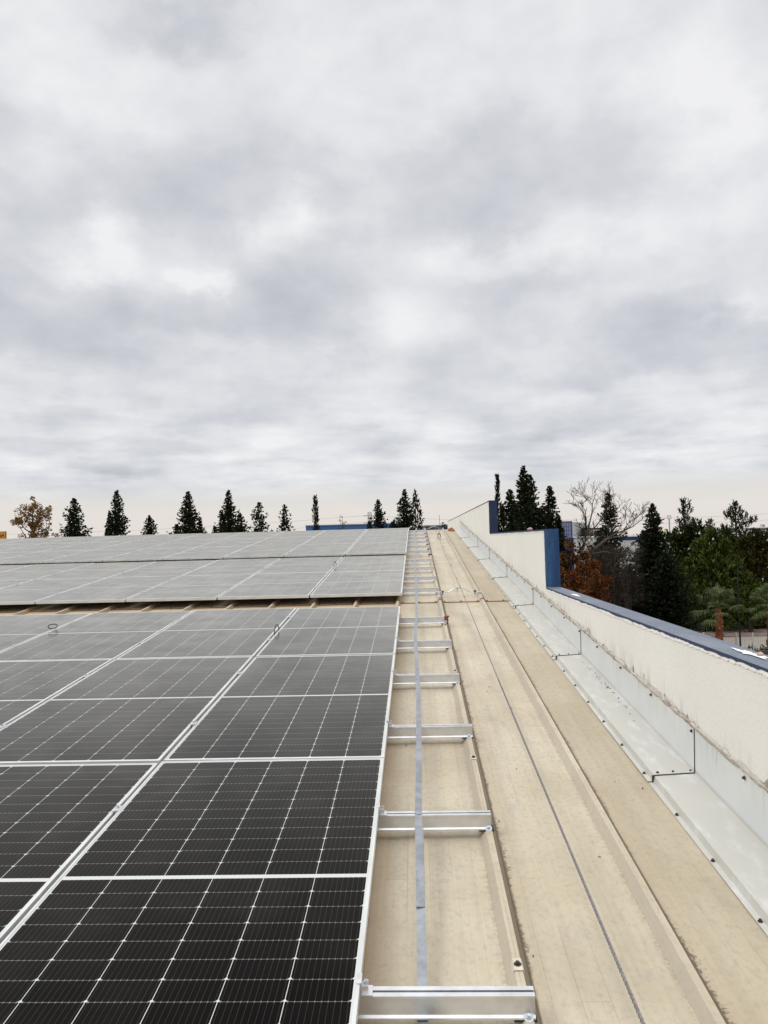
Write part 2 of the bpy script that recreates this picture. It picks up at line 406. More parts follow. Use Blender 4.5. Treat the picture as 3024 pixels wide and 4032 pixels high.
M['alu'] = simple('mill aluminium', (.76, .76, .76), .36, .85, .06, 14)
M['frame'] = simple('anodised frame', (.70, .71, .69), .42, .55, .04, 5)
M['galv'] = simple('galvanised steel', (.50, .53, .56), .42, .75, .22, 30)
M['tape'] = simple('galvanised tape', (.31, .325, .345), .42, .5, .2, 14)
M['dark'] = simple('dark gap', (.012, .011, .010), .9)
M['black'] = simple('black rubber', (.012, .012, .013), .5)
M['screw'] = simple('rusted screw', (.055, .045, .04), .6, .3, .4, 60)
def seal_material():
    m, t, bs = mat('weathered sealant'); o = t.obj()
    a = t.noise(t.scale(o, (1, .22, 1)), 55, 5, .7, .3); b_ = t.noise(o, 3.0, 3, .6)
    c = t.mix(t.ramp(a, .38, .62), rgb(.26, .22, .185), rgb(.56, .515, .455)); c = t.mix(t.ramp(b_, .45, .65, 0, .6), c, rgb(.52, .48, .43))
    t.put(bs.inputs['Base Color'], c); bs.inputs['Roughness'].default_value = .95; bs.inputs['Specular IOR Level'].default_value = .1
    return m
M['seal'] = seal_material()
M['cable'] = simple('steel wire rope', (.23, .215, .21), .5, .6, .25, 120)
M['rust'] = simple('rust', (.20, .065, .025), .9, 0, .4, 30)
M['mortar'] = simple('pink mortar', (.45, .32, .25), .95, 0, .3, 30)
M['lapline'] = simple('dark lap edge', (.075, .042, .026), .9, 0, .5, 12)  # dark brown for the edges of the sheet laps

# ------------------------------------------------------------------ the factory: roof sheets, ridge cap, walls
RIDGE, NF = 22.16, -0.14
UL, UR = -26.0, 1.345
factory = thing('factory_building', 'low-pitched factory building under a cream ribbed metal roof', 'building', Matrix.Translation((-12, 22, GZ)))
def rib_profile(dn=0.0):
    pr = [(UL, NF+dn)]; k = int(math.ceil((UL-RIB0)/RIB))
    while True:
        c = RIB0 + k*RIB
        if c > 1.0: break
        pr += [(c-.0375, NF+dn), (c-.0125, NF+.04+dn), (c+.0125, NF+.04+dn), (c+.0375, NF+dn)]
        k += 1
    pr.append((UR, NF+dn)); return pr
LAP = 9.385
m = MB(); m.extrude(rib_profile(), 1, -3.0, LAP+.12)
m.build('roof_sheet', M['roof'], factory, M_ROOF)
m = MB(); pu = rib_profile(.009); m.extrude(pu, 1, LAP, RIDGE)
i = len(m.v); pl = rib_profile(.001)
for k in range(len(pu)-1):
    m.face([(pl[k][0], LAP, pl[k][1]), (pl[k+1][0], LAP, pl[k+1][1]), (pu[k+1][0], LAP-.001, pu[k+1][1]), (pu[k][0], LAP-.001, pu[k][1])], 1)  # dark front edge of the upper sheet
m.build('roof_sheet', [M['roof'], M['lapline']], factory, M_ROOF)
m = MB(); s2 = 2*SLOPE
for (a, b) in ((0.0, 24.6),):
    m.face([(UL, RIDGE, NF), (UR, RIDGE, NF), (UR, RIDGE+b*cos(s2), NF-b*sin(s2)), (UL, RIDGE+b*cos(s2), NF-b*sin(s2))])
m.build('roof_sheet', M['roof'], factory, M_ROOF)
# ridge cap with the ribs pressed through it
m = MB(); pr = rib_profile(.018)
m.extrude(pr, 1, RIDGE-.13, RIDGE+.03)
for k in range(len(pr)-1):
    m.face([(pr[k][0], RIDGE-.13, pr[k][1]-.02), (pr[k+1][0], RIDGE-.13, pr[k+1][1]-.02), (pr[k+1][0], RIDGE-.131, pr[k+1][1]), (pr[k][0], RIDGE-.131, pr[k][1])])
M['ridge'] = simple('pale ridge cap', (.56, .515, .43), .55, 0, .12, 4)
m.build('ridge_cap', M['ridge'], factory, M_ROOF)
# outer walls
M['render'] = simple('wall render', (.66, .63, .57), .9, 0, .08, .8)
rz = (M_ROOF @ Vector((0, RIDGE, NF))).z - .25; ry = (M_ROOF @ Vector((0, RIDGE, NF))).y
ez = (M_ROOF @ Vector((0, -2.9, NF))).z - .2; ey = -2.85
m = MB()
gp = [(ey, GZ), (2*ry-ey, GZ), (2*ry-ey, ez), (ry, rz), (ey, ez)]
i = len(m.v)
for x in (-25.8, 1.36):
    for (y, z) in gp: m.v.append((x, y, z))
m.f += [(0, 1, 2, 3, 4), (9, 8, 7, 6, 5), (0, 5, 6, 1), (1, 6, 7, 2), (4, 9, 5, 0)]; m.m += [0]*5
m.build('outer_wall', M['render'], factory, Matrix.Identity(4))
m = MB()
m.cyl((0, 0, 0), .0125, .0025, 12); m.tube([(0, 0, .0025), (0, 0, .0105)], .0068, 6)
SCREW = m.mesh('screw', M['screw'])
def screw(parent, mw, name='screw', me=None):
    return link(name, me or SCREW, parent, mw)
rnd = random.Random(3)
for k in range(-9, 2):
    c = RIB0 + k*RIB
    for du in (-.055, .06, .26):
        if c+du < 1.1: screw(factory, roof_at(c+du, LAP+.025+rnd.uniform(-.006, .006), NF+.009), 'roof_screw')
for v in (2.31, 4.06, 5.90, 7.76, 9.45, 11.2, 13.0, 14.7, 16.5, 18.3, 20.2):
    screw(factory, roof_at(RIB0, v, NF+.041+(.009 if v > LAP else 0)), 'roof_screw')
    if v > 8: screw(factory, roof_at(RIB0+RIB*.62, v+.3, NF+(.009 if v+.3 > LAP else 0)), 'roof_screw')
M['washer'] = simple('saddle washer', (.60, .54, .42), .5, .2, .1, 20)
m = MB(); m.extrude([(-.021, -.016), (-.0135, .003), (.0135, .003), (.021, -.016)], 1, -.03, .03)
SADDLE = m.mesh('saddle_washer', M['washer'])
for v in (2.31, 4.06, 5.90, 7.76): link('saddle_washer', SADDLE, factory, roof_at(RIB0, v, NF+.04))

# ------------------------------------------------------------------ parapet wall, stepping up to the ridge
WALL_X = lambda y: 1.352 - .0028*(y-3.8)
M_WALL = Matrix.Translation((WALL_X(0), 0, 0)) @ Matrix.Rotation(math.atan(.0028), 4, 'Z')
TH = .138
parapet = thing('parapet_wall', 'white plastered parapet wall with blue painted coping stepping up to the ridge', 'wall', M_WALL)
STEP = [(-3.0, 7.92, .857), (7.92, 13.65, 1.458), (13.65, 30.4, 2.04), (30.4, 36.2, 1.458), (36.2, 47.0, .857)]
def roofz(y): return (M_ROOF @ Vector((0, min(y, 2*ry-y), NF))).z
m = MB()
for (a, b, z) in STEP:
    ys = sorted([a, b] + ([ry] if a < ry < b else []))
    for k in range(len(ys)-1):
        p, q = ys[k], ys[k+1]; za, zb = roofz(p)-.35, roofz(q)-.35
        m.face([(0, p, za), (0, p, z), (0, q, z), (0, q, zb)])
        m.face([(TH, p, za), (TH, q, zb), (TH, q, z), (TH, p, z)])
        m.face([(0, p, z), (TH, p, z), (TH, q, z), (0, q, z)])
for k in (0, 1):
    y = STEP[k][1]; z0, z1 = STEP[k][2], STEP[k+1][2]
    m.face([(0, y, z0), (TH, y, z0), (TH, y, z1), (0, y, z1)])
for k in (2, 3):
    y = STEP[k][1]; z1, z0 = STEP[k][2], STEP[k+1][2]
    m.face([(0, y, z0), (0, y, z1), (TH, y, z1), (TH, y, z0)])
m.build('wall_body', M['plaster'], parapet)
def jag(a, b, step, lo, hi, seed):
    r = random.Random(seed); out = []; x = a; cur = (lo+hi)/2
    while x < b:
        cur = min(hi, max(lo, .45*cur + .55*r.uniform(lo, hi))); out.append((x, cur)); x += step*r.uniform(.5, 1.5)
    out.append((b, cur)); return out
for k, (a, b, z) in enumerate(STEP[:3]):
    b2 = b - .002; a2 = a + .002
    m = MB(); e = .006
    # top sheet of paint, outer lip and the painted strip on the inner face
    m.face([(-e, a2, z+e), (TH+e, a2, z+e), (TH+e, b2, z+e), (-e, b2, z+e)], 0)
    m.face([(TH+e, a2, z+e), (TH+e, a2, z-.05), (TH+e, b2, z-.05), (TH+e, b2, z+e)], 0)
    lo, hi = ((.003, .016), (.006, .016), (.004, .010))[k]
    J = jag(a2, b2, .022, lo, hi, 11+k)
    for (p, q) in zip(J[:-1], J[1:]):
        m.face([(-e, p[0], z+e), (-e, q[0], z+e), (-e, q[0], z-q[1]), (-e, p[0], z-p[1])], 1)
    m.build('coping', [M['cap'], M['strip']], parapet)
    if k < 2:
        m = MB(); J1 = jag(a2, b2, .011, .016, .032, 31+k) if k == 0 else jag(a2, b2, .03, .016, .03, 31+k)
        for (p, q) in zip(J1[:-1], J1[1:]):
            m.face([(-.004, p[0], z-.004), (-.004, q[0], z-.004), (-.004, q[0], z-q[1]), (-.004, p[0], z-p[1])])
        m.build('paint_edge', M['fresh'], parapet)
for k in (0, 1):
    y = STEP[k][1]; z0, z1 = STEP[k][2], STEP[k+1][2]
    m = MB(); e = .006
    m.face([(-e*.5, y-e, z0+.008), (TH+e, y-e, z0+.008), (TH+e, y-e, z1+.009), (-e*.5, y-e, z1+.009)], 0)
    m.face([(TH+e, y-e, z0), (TH+e, y+.12, z0), (TH+e, y+.12, z1), (TH+e, y-e, z1)], 0)
    J = jag(z0+.008, z1+.009, .02, .004, .022, 51+k)
    for (p, q) in zip(J[:-1], J[1:]):
        m.face([(-e, y-e, p[0]), (-e, y+p[1], p[0]), (-e, y+q[1], q[0]), (-e, y-e, q[0])], 0)
    m.build('step_face', M['blue' if k == 0 else 'navy'], parapet)
    m = MB(); J = jag(z0, z1, .018, .012, .046, 71+k)
    for (p, q) in zip(J[:-1], J[1:]):
        m.face([(-.0035, y+.002, p[0]), (-.0035, y+p[1], p[0]), (-.0035, y+q[1], q[0]), (-.0035, y+.002, q[0])])
    m.build('paint_edge', M['fresh'], parapet)
# white paint spilt on the near coping
def splat(cx, cy, z, rx, ry_, seed):
    r = random.Random(seed); m = MB(); n = 34; pts = []
    ph = [r.uniform(0, 6.28) for _ in range(5)]
    for k in range(n):
        a = 2*pi*k/n; rr = 1 + .28*sin(2*a+ph[0]) + .22*sin(5*a+ph[1]) + .16*sin(9*a+ph[2]) + r.uniform(-.08, .08)
        pts.append((cx+cos(a)*rx*rr, cy+sin(a)*ry_*rr, z))
    m.face(pts); return m
splat(.085, 3.30, .857+.0105, .026, .12, 5).build('paint_patch', M['fresh'], parapet)
splat(.055, 6.75, .857+.0105, .016, .20, 8).build('paint_patch', M['fresh'], parapet)
def lump(r, seed):
    rr = random.Random(seed); m = MB(); n, k = 9, 6
    for j in range(k+1):
        th = pi*j/k
        for q in range(n):
            a = 2*pi*q/n; f = r*(1+rr.uniform(-.25, .25))
            m.v.append((f*sin(th)*cos(a), 1.3*f*sin(th)*sin(a), .62*f*cos(th)))
    for j in range(k):
        for q in range(n): m.f.append((j*n+q, j*n+(q+1) % n, (j+1)*n+(q+1) % n, (j+1)*n+q)); m.m.append(0)
    return m
o = lump(.014, 2).build('mortar_lump', M['mortar'], None, M_WALL @ Matrix.Translation((.10, 3.24, .857+.017)), True)
tag(o, 'brown mortar lump in the white paint splash on the near coping', 'rubble')
o = lump(.032, 4).build('mortar_lump', M['mortar'], None, M_WALL @ Matrix.Translation((.07, 9.4, 1.458+.022)), True)
tag(o, 'pinkish mortar lump on top of the middle parapet step', 'rubble')

# flashing sheets folded up against the wall
def bead_n(v): return .150 + (v-3.0)*(-.0058) if v < 11 else .104
JOINT = [1.25, 3.79, 6.345, 8.84, 11.28, 13.81, 16.25, 18.79, 22.1]
m = MB(); m.cyl((0, 0, 0), .0088, .0025, 10); m.tube([(0, 0, .0025), (0, 0, .0095)], .0052, 6)
FSCREW = m.mesh('screw', M['screw'])
for k in range(len(JOINT)-1):
    a, b = JOINT[k], JOINT[k+1] + (.06 if k < len(JOINT)-2 else 0)
    sh = thing('flashing_sheet', 'galvanised flashing sheet, %s from the camera, folded up against the white parapet' % ('nearest' if k == 0 else ORD[k+1]), 'flashing', roof_at(WALL_X(a), a), 'galvanised flashing sheets along the parapet')
    m = MB(); N = 6; prof = []
    def P(v, kk):
        f = (b-v)/(b-a); dn = .0055*f; wx = WALL_X(v) - WALL_X(a) - .003 - .004*f; top = bead_n(v) - .012
        return [(wx-.228, -.1375+dn), (wx-.205, -.1365+dn), (wx-.198, -.106+dn), (wx-.196, -.1045+dn), (wx-.002, -.0945+dn), (wx, -.092+dn), (wx, top)]
    vs = [a + (b-a)*q/N for q in range(N+1)]
    for q in range(N):
        p0, p1 = P(vs[q], 0), P(vs[q+1], 0)
        for j in range(len(p0)-1):
            m.face([(p0[j][0], vs[q]-a, p0[j][1]), (p0[j+1][0], vs[q]-a, p0[j+1][1]), (p1[j+1][0], vs[q+1]-a, p1[j+1][1]), (p1[j][0], vs[q+1]-a, p1[j][1])])
    o = m.build('sheet_metal', M['flash'], sh)
    o.data.transform(Matrix.Translation((0, 0, 0)))
    p0 = P(a, 0); w = .0045
    if k > 0:     # dark lap line at the lower edge of the sheet
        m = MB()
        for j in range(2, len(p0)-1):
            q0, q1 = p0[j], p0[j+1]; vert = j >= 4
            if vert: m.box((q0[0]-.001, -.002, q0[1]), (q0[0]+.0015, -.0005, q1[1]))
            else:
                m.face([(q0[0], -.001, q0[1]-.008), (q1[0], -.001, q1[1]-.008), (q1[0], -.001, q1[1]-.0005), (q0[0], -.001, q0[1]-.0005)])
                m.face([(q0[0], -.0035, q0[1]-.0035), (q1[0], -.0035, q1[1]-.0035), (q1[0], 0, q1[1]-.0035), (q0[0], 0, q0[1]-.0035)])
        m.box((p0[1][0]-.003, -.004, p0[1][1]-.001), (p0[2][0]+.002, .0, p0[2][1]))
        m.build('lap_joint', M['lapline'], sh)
    nl = 6 if k != 7 else 7
    for q in range(nl):
        v = a + .10 + (b-a-.12)*q/nl; pp = P(v, 0)
        screw(sh, roof_at(WALL_X(a)+pp[0][0]+.012, v, pp[0][1]+.0005), 'screw', FSCREW)
    if k > 0:
        for du in (-.175, -.10, -.014):
            screw(sh, roof_at(WALL_X(a)-.004+du, a+.022, -.0985+.0055+du*.04), 'screw', FSCREW)
    for q in range(4 if k != 7 else 5):
        v = a + .012 + (b-a-.02)*(q+.02)/4
        if v > b-.02: continue
        mw = roof_at(WALL_X(v)-.0075, v, bead_n(v)-.035) @ Matrix.Rotation(-pi/2, 4, 'Y')
        screw(sh, mw, 'screw', FSCREW)
# bead of sealant over the top edge of the flashing
r = random.Random(5); m = MB(); prev = None; v = 1.2; lo = hi = 0
while v < 22.2:
    c = bead_n(v); lo = max(-.016, min(-.005, lo + r.uniform(-.006, .006))); hi = max(.006, min(.022, hi + r.uniform(-.008, .008)))
    x = WALL_X(v); b1 = r.uniform(.002, .006)
    spike = r.uniform(.01, .045) if r.random() < .035 else 0
    row = [(x-.0085, v, c+lo-.004), (x-.011-b1*.5, v, c+lo*.4), (x-.008-b1, v, c+.004), (x-.006-b1*.4, v, c+hi*.6), (x-.002, v, c+hi+spike)]
    if prev:
        for j in range(4): m.face([prev[j], prev[j+1], row[j+1], row[j]])
    prev = row; v += r.uniform(.012, .03) if v < 9 else .06
m.build('sealant_bead', M['seal'], parapet, M_ROOF)

# ------------------------------------------------------------------ solar panels
PW, PL, GAP, FH, LIP = 1.134, 2.279, .020, .035, .011
m = MB()
o4 = [(0, 0), (PW, 0), (PW, PL), (0, PL)]; i4 = [(LIP, LIP), (PW-LIP, LIP), (PW-LIP, PL-LIP), (LIP, PL-LIP)]
for k in range(4):
    a, b = o4[k], o4[(k+1) % 4]; c, d2 = i4[k], i4[(k+1) % 4]
    m.face([(*a, -FH), (*b, -FH), (*b, -.0012), (*a, -.0012)])
    ca = (a[0]*.999+.0006, a[1]*.9995+.0006)
    m.face([(*a, -.0012), (*b, -.0012), (*d2, 0), (*c, 0)])
    m.face([(*c, 0), (*d2, 0), (*d2, -.004), (*c, -.004)])
    e0 = (c[0]*.94+PW*.03, c[1]*.97+PL*.015); e1 = (d2[0]*.94+PW*.03, d2[1]*.97+PL*.015)
    m.face([(*a, -FH), (*e0, -FH), (*e1, -FH), (*b, -FH)])
FRAME = m.mesh('frame', M['frame'])
m = MB(); z = -.0022
m.face([(LIP-.001, LIP-.001, z), (PW-LIP+.001, LIP-.001, z), (PW-LIP+.001, PL-LIP+.001, z), (LIP-.001, PL-LIP+.001, z)])
m.face([(LIP-.001, LIP-.001, z-.004), (LIP-.001, PL-LIP+.001, z-.004), (PW-LIP+.001, PL-LIP+.001, z-.004), (PW-LIP+.001, LIP-.001, z-.004)], 1)
M['back'] = simple('panel underside', (.22, .22, .22), .8)
CELLS = m.mesh('cell_sheet', [M['cell'], M['back']])
U0 = -0.1905
DN = (0, 0, .025)
ARRAYS = [(1.523, U0, [(3, 'lowest'), (4, 'middle'), (5, 'top')], 'nearest'), (9.366, U0+.0035, [(7, 'lower'), (8, 'upper')], 'middle'), (14.25, U0+.008, [(9, 'lowest'), (10, 'middle'), (11, 'top')], 'farthest')]
rp = random.Random(9)
for ai, (v0, u0, rows, an) in enumerate(ARRAYS):
    for ri, (nc, rn) in enumerate(rows):
        v = v0 + ri*(PL+GAP+.001)
        for c in range(nc):
            lab = ('rightmost solar panel in the %s row of the %s array' % (rn, an)) if c == 0 else ('solar panel %s from the right in the %s row of the %s array' % (ORD[c+1], rn, an))
            mw = roof_at(u0 - PW*(c+1) - GAP*c, v + rp.uniform(-.002, .002), DN[ai]+rp.uniform(-.001, .0005)) @ Matrix.Rotation(rp.uniform(-.002, .002), 4, 'Y') @ Matrix.Rotation(rp.uniform(-.0015, .0015), 4, 'X')
            p = thing('solar_panel', lab, 'solar panel', mw, 'solar panels clamped to the metal roof')
            link('frame', FRAME, p); link('cell_sheet', CELLS, p)

# ------------------------------------------------------------------ aluminium rails with their clamps
RAILS = [(2.096, 0), (3.241, 0), (4.405, 0), (5.57, 0), (6.735, 0), (7.875, 0), (9.975, 1), (11.12, 1), (12.31, 1), (13.50, 1), (14.85, 2), (15.95, 2), (17.10, 2), (18.15, 2), (19.25, 2), (20.45, 2)]
def end_clamp():
    m = MB()
    m.box((.001, -.022, -.0345), (.034, .022, -.0315)); m.box((.0012, -.022, -.0315), (.0042, .022, .0015)); m.box((-.010, -.022, .0016), (.0042, .022, .0046))
    m.box((.006, -.012, -.0315), (.022, .010, -.012))
    return m.mesh('end_clamp', M['alu'])
def mid_clamp():
    m = MB(); m.box((-.0175, -.024, .0008), (.0175, .024, .0042)); m.box((-.006, -.022, -.033), (.006, .022, .0008))
    return m.mesh('mid_clamp', M['alu'])
ECL, MCL = end_clamp(), mid_clamp()
m = MB(); m.cyl((0, 0, 0), .0075, .009, 10); m.cyl((0, 0, .009), .0045, .002, 6)
CBOLT = m.mesh('clamp_bolt', M['galv'])
m = MB(); m.cyl((0, 0, 0), .0145, .0025, 14); m.tube([(0, 0, .0025), (0, 0, .010)], .0075, 6); m.cyl((0, 0, .010), .004, .007, 8)
RBOLT = m.mesh('rail_bolt', M['galv'])
M['alu2'] = simple('brushed rail', (.72, .725, .73), .40, .80, .10, 9)
for k, (vc, ai) in enumerate(RAILS):
    v0, u0, rows, an = ARRAYS[ai]; dn = DN[ai]; row = min(int((vc-v0)/(PL+GAP)), len(rows)-1); nc = rows[row][0]
    ul = u0 - nc*(PW+GAP) - .02; ur = .293 + (0 if k < 6 else -.006) + random.Random(k).uniform(-.006, .004)
    lab = 'aluminium mounting rail, %s from the camera, reaching past the %s array' % ('nearest' if k == 0 else ORD[k+1], an)
    rl = thing('mounting_rail', lab, 'rail', roof_at(0, vc, dn), 'aluminium rails under the solar panels')
    prof = [(-.0215, -.035), (-.0045, -.035), (-.0045, -.047), (.0045, -.047), (.0045, -.035), (.0215, -.035), (.0215, -.0415), (.0150, -.0435), (.0150, -.0985), (.0215, -.1), (-.0255, -.1), (-.0250, -.0955), (-.0185, -.0900), (-.0165, -.0440), (-.0215, -.0415)]
    m = MB(); m.extrude(prof, 0, ul, ur, closed=True); m.build('rail_profile', M['alu2'], rl)
    # dark slot between the two top flanges
    m = MB(); m.face([(ul, -.0043, -.0440), (ur, -.0043, -.0440), (ur, .0043, -.0440), (ul, .0043, -.0440)]); m.build('rail_slot', M['dark'], rl)
    c = link('end_clamp', ECL, rl, roof_at(u0, vc, dn)); link('clamp_bolt', CBOLT, c, roof_at(u0+.016, vc, dn-.012))
    for q in range(1, nc):
        c = link('mid_clamp', MCL, rl, roof_at(u0-q*(PW+GAP)+GAP/2, vc, dn))
        if ai < 2: link('clamp_bolt', CBOLT, c, roof_at(u0-q*(PW+GAP)+GAP/2, vc, .004))
    link('rail_bolt', RBOLT, rl, roof_at(.276, vc-.0225, dn-.093) @ Matrix.Rotation(radians(38), 4, 'X'))
    m = MB(); m.box((.236, vc-.026, -.1065), (.300, vc+.026, dn-.1005)); m.build('rubber_pad', M['black'], rl, M_ROOF)

# galvanised tape laid over the rails
TP = [(-.020, 1.80, -.112), (-.019, 1.95, -.110), (-.018, 2.10, -.1065), (-.018, 2.16, -.098), (-.017, 2.33, -.075), (-.019, 2.82, -.038), (-.021, 3.241, -.0325), (-.016, 3.763, -.036), (-.013, 4.405, -.0325), (-.011, 5.036, -.033), (-.018, 5.80, -.032),
 (-.029, 6.735, -.0325), (-.0235, 7.45, -.037), (-.010, 7.875, -.031), (-.009, 8.4, -.040), (-.012, 8.9, -.043), (-.014, 9.975, -.0325), (-.012, 11.12, -.0325), (-.026, 12.31, -.031), (-.027, 13.3, -.033), (-.020, 13.9, -.034), (-.003, 14.4, -.036), (.003, 14.85, -.006), (.007, 15.95, -.0065), (-.003, 17.1, -.0065), (-.019, 18.15, -.0065), (-.024, 19.25, -.006), (-.004, 20.3, -.006), (.02, 20.9, -.008), (.022, 21.7, -.03), (.022, 22.2, -.055)]
def catmull(P, n):
    out = []
    for k in range(len(P)-1):
        p0, p1, p2, p3 = [Vector(P[max(0, min(len(P)-1, k+j))]) for j in (-1, 0, 1, 2)]
        for q in range(n):
            t = q/n; out.append(.5*((2*p1)+(p2-p0)*t+(2*p0-5*p1+4*p2-p3)*t*t+(3*p1-p0-3*p2+p3)*t**3))
    out.append(Vector(P[-1])); return out
tp = catmull(TP, 5); m = MB(); hw = .0152; rt = random.Random(2); tw = 0
for a, b in zip(tp[:-1], tp[1:]):
    i = len(m.v)
    for p in (a, b):
        tl = .003*sin(p.y*3.1)
        m.v += [(p.x-hw, p.y, p.z-tl), (p.x+hw, p.y, p.z+tl), (p.x+hw, p.y, p.z-.003+tl), (p.x-hw, p.y, p.z-.003-tl)]
    for j in range(4): m.f.append((i+j, i+(j+1) % 4, i+4+(j+1) % 4, i+4+j)); m.m.append(0)
tape = thing('earthing_strip', 'bluish galvanised earthing strip running up the roof across the rails', 'earthing strip', roof_at(-.018, 2.0, -.1))
m.build('strip_metal', M['tape'], tape, M_ROOF)
m = MB(); m.cyl((0, 0, 0), .0125, .002, 12); m.cyl((0, 0, .002), .0075, .006, 10, r2=.005)
SB = m.mesh('strip_bolt', M['galv'])
for v, u in ((3.241, -.021), (6.735, -.029), (7.875, -.010), (9.975, -.014), (12.31, -.026), (13.50, -.026), (18.15, -.019)): link('strip_bolt', SB, tape, roof_at(u, v-.004, -.031))
for v0_, v1_, u in ((2.55, 3.10, -.018),):      # doubled length of tape near the second rail
    m = MB(); m.box((-.0165+u, 0, 0), (.0158+u, v1_-v0_, .0028))
    ang = math.atan2(.0325, .55)
    m.build('lap_strip', M['tape'], tape, M_ROOF @ Matrix.Translation((0, v0_, -.0535)) @ Matrix.Rotation(.036, 4, 'X'))
cl = thing('strip_clamp', 'small grey clamp with two bolts holding the strip before the nearest rail', 'clamp', roof_at(-.012, 1.97, -.11))
m = MB(); m.box((-.034, -.05, -.004), (.036, .045, .006)); m.box((-.034, .030, .006), (.036, .045, .020)); m.build('clamp_plate', M['galv'], cl)
for du in (-.02, .02): link('clamp_bolt', RBOLT, cl, roof_at(-.012+du, 2.005, -.093) @ Matrix.Scale(.6, 4))

# ------------------------------------------------------------------ lifeline: wire rope on arched brackets
CUU, CN = .548, .006
m = MB()
pts = []
for k in range(61):
    v = .6 + k*(9.73-.6)/60; pts.append((CUU, v, CN - .02*(1-((v-5)/5)**2) ))
m.tube(pts, .0042, 8)
pts = []
for k in range(41):
    v = 9.73 + k*(22.0-9.73)/40; t_ = (v-9.73)/12.3; pts.append((CUU - .004*t_, v, CN - .055*4*t_*(1-t_)))
m.tube(pts, .0042, 6)
# twisted outer strands so that the rope reads as laid wire
for s_ in range(3):
    pts = []
    for k in range(520):
        v = .9 + k*.0085; a = v*2*pi/.055 + s_*2*pi/3; nn = CN - .02*(1-((v-5)/5)**2)
        pts.append((CUU + cos(a)*.0038, v, nn + sin(a)*.0038))
    m.tube(pts, .0022, 5)
rope = m.build('steel_cable', M['cable'], None, M_ROOF); tag(rope, 'grey steel lifeline cable stretched up the roof between the two ribs', 'cable')
def bracket(v, label):
    b = thing('lifeline_bracket', label, 'bracket', roof_at(.536, v, NF), 'lifeline brackets bridging two roof ribs')
    pts = [(.236, v, -.063), (.40, v, -.063), (.455, v, -.028), (.50, v, -.019), (.575, v, -.019), (.615, v, -.034), (.665, v, -.066), (.80, v, -.068), (.82, v, -.068)]
    m = MB(); m.tube(pts, .0085, 6, flat=.75); m.build('arched_bar', M['galv'], b, M_ROOF)
    for c in (RIB0, RIB0+RIB):
        m = MB(); m.extrude([(c-.036, -.128), (c-.02, -.092), (c-.018, -.074), (c+.018, -.074), (c+.02, -.092), (c+.036, -.128), (c+.030, -.128), (c+.012, -.096), (c-.012, -.096), (c-.030, -.128)], 1, v-.045, v+.03, closed=True)
        m.build('rib_clamp', M['galv'], b, M_ROOF)
    for c in (.325, .513, .735):
        m = MB(); zt = -.018 if c == .513 else -.062
        m.tube([(c, v, zt-.042), (c, v, zt)], .006, 6); m.box((c-.014, v-.012, zt-.004), (c+.014, v+.012, zt+.012)); m.build('bar_bolt', M['screw'] if c != .513 else M['galv'], b, M_ROOF)
    m = MB(); m.tube([(.546, v, -.02), (.546, v, .03)], .0048, 6); m.tube([(.546, v-.012, CN-.006), (.546, v+.07, CN-.003)], .0075, 8); m.build('cable_eye', M['galv'], b, M_ROOF)
    return b
bracket(9.76, 'galvanised lifeline bracket just above the sheet lap, beside the middle array')
bracket(22.03, 'galvanised lifeline bracket far off on the ridge')
m = MB()
for s_, rr in ((0, .085), (1, .07)):
    pts = [(.575 + .032*cos(a)+.01*s_, 19.0+.01*s_, -.055 + rr*sin(a)) for a in [2*pi*k/20 for k in range(21)]]
    m.tube(pts, .0048, 5)
m.tube([(.578, 19.0, .03), (.585, 19.0, .055), (.575, 19.0, .062)], .008, 6); m.box((.56, 18.99, -.02), (.60, 19.012, .0))
tag(m.build('wire_coil', M['cable'], None, M_ROOF), 'loose loop of spare wire hanging under the cable near the ridge', 'wire coil')

# rust coloured clip at the end of a rail and a rag by the ridge
m = MB(); m.box((.272, -.02, -.070), (.312, .014, -.028)); m.box((.298, -.03, -.034), (.322, -.005, -.022)); m.box((.300, -.014, -.115), (.309, -.002, -.07))
tag(m.build('rusty_clip', M['rust'], None, roof_at(0, 7.872)), 'rusty orange clip on the end of the sixth rail', 'clip')
M['rag'] = simple('faded orange rag', (.30, .09, .035), .95, 0, .35, 12)
m = MB(); rg = random.Random(4); n, k = 12, 6
for j in range(k+1):
    for q in range(n):
        a = 2*pi*q/n; f = sin(pi*.5*j/k)*(1+rg.uniform(-.25, .25)); m.v.append((.095*f*cos(a)*(1.3 if cos(a) < 0 else .8), .16*f*sin(a), .085*cos(pi*.5*j/k)*(1+rg.uniform(-.35, .3))))
for j in range(k):
    for q in range(n): m.f.append((j*n+q, j*n+(q+1) % n, (j+1)*n+(q+1) % n, (j+1)*n+q)); m.m.append(0)
tag(m.build('crumpled_rag', M['rag'], None, roof_at(1.03, 21.65, NF+.009)), 'crumpled orange-brown rag lying at the top of the roof by the flashing', 'rag')
# loops of black cable poking up between panels
def cable_loop(u, v, ru, rv, h, label, closed=False):
    m = MB(); pts = []
    for k in range(17):
        a = (2*pi if closed else pi)*k/16
        pts.append((ru*cos(a)*.3, rv*cos(a), (.008 + h*(.5+.5*sin(a)) if closed else -.02 + (h+.02)*sin(a))))
    m.tube(pts, .0048, 6)
    tag(m.build('cable_loop', M['black'], None, roof_at(u, v)), label, 'cable', 'black cable loops sticking up between panels')
cable_loop(-1.333, 7.12, .03, .075, .062, 'black cable loop by the rightmost top row panel of the nearest array')
cable_loop(-1.333, 12.45, .03, .10, .075, 'black cable loop between the two rightmost panels of the middle array')
cable_loop(-3.645, 7.46, .13, .018, .045, 'ring of black cable lying over a panel joint on the left', True)

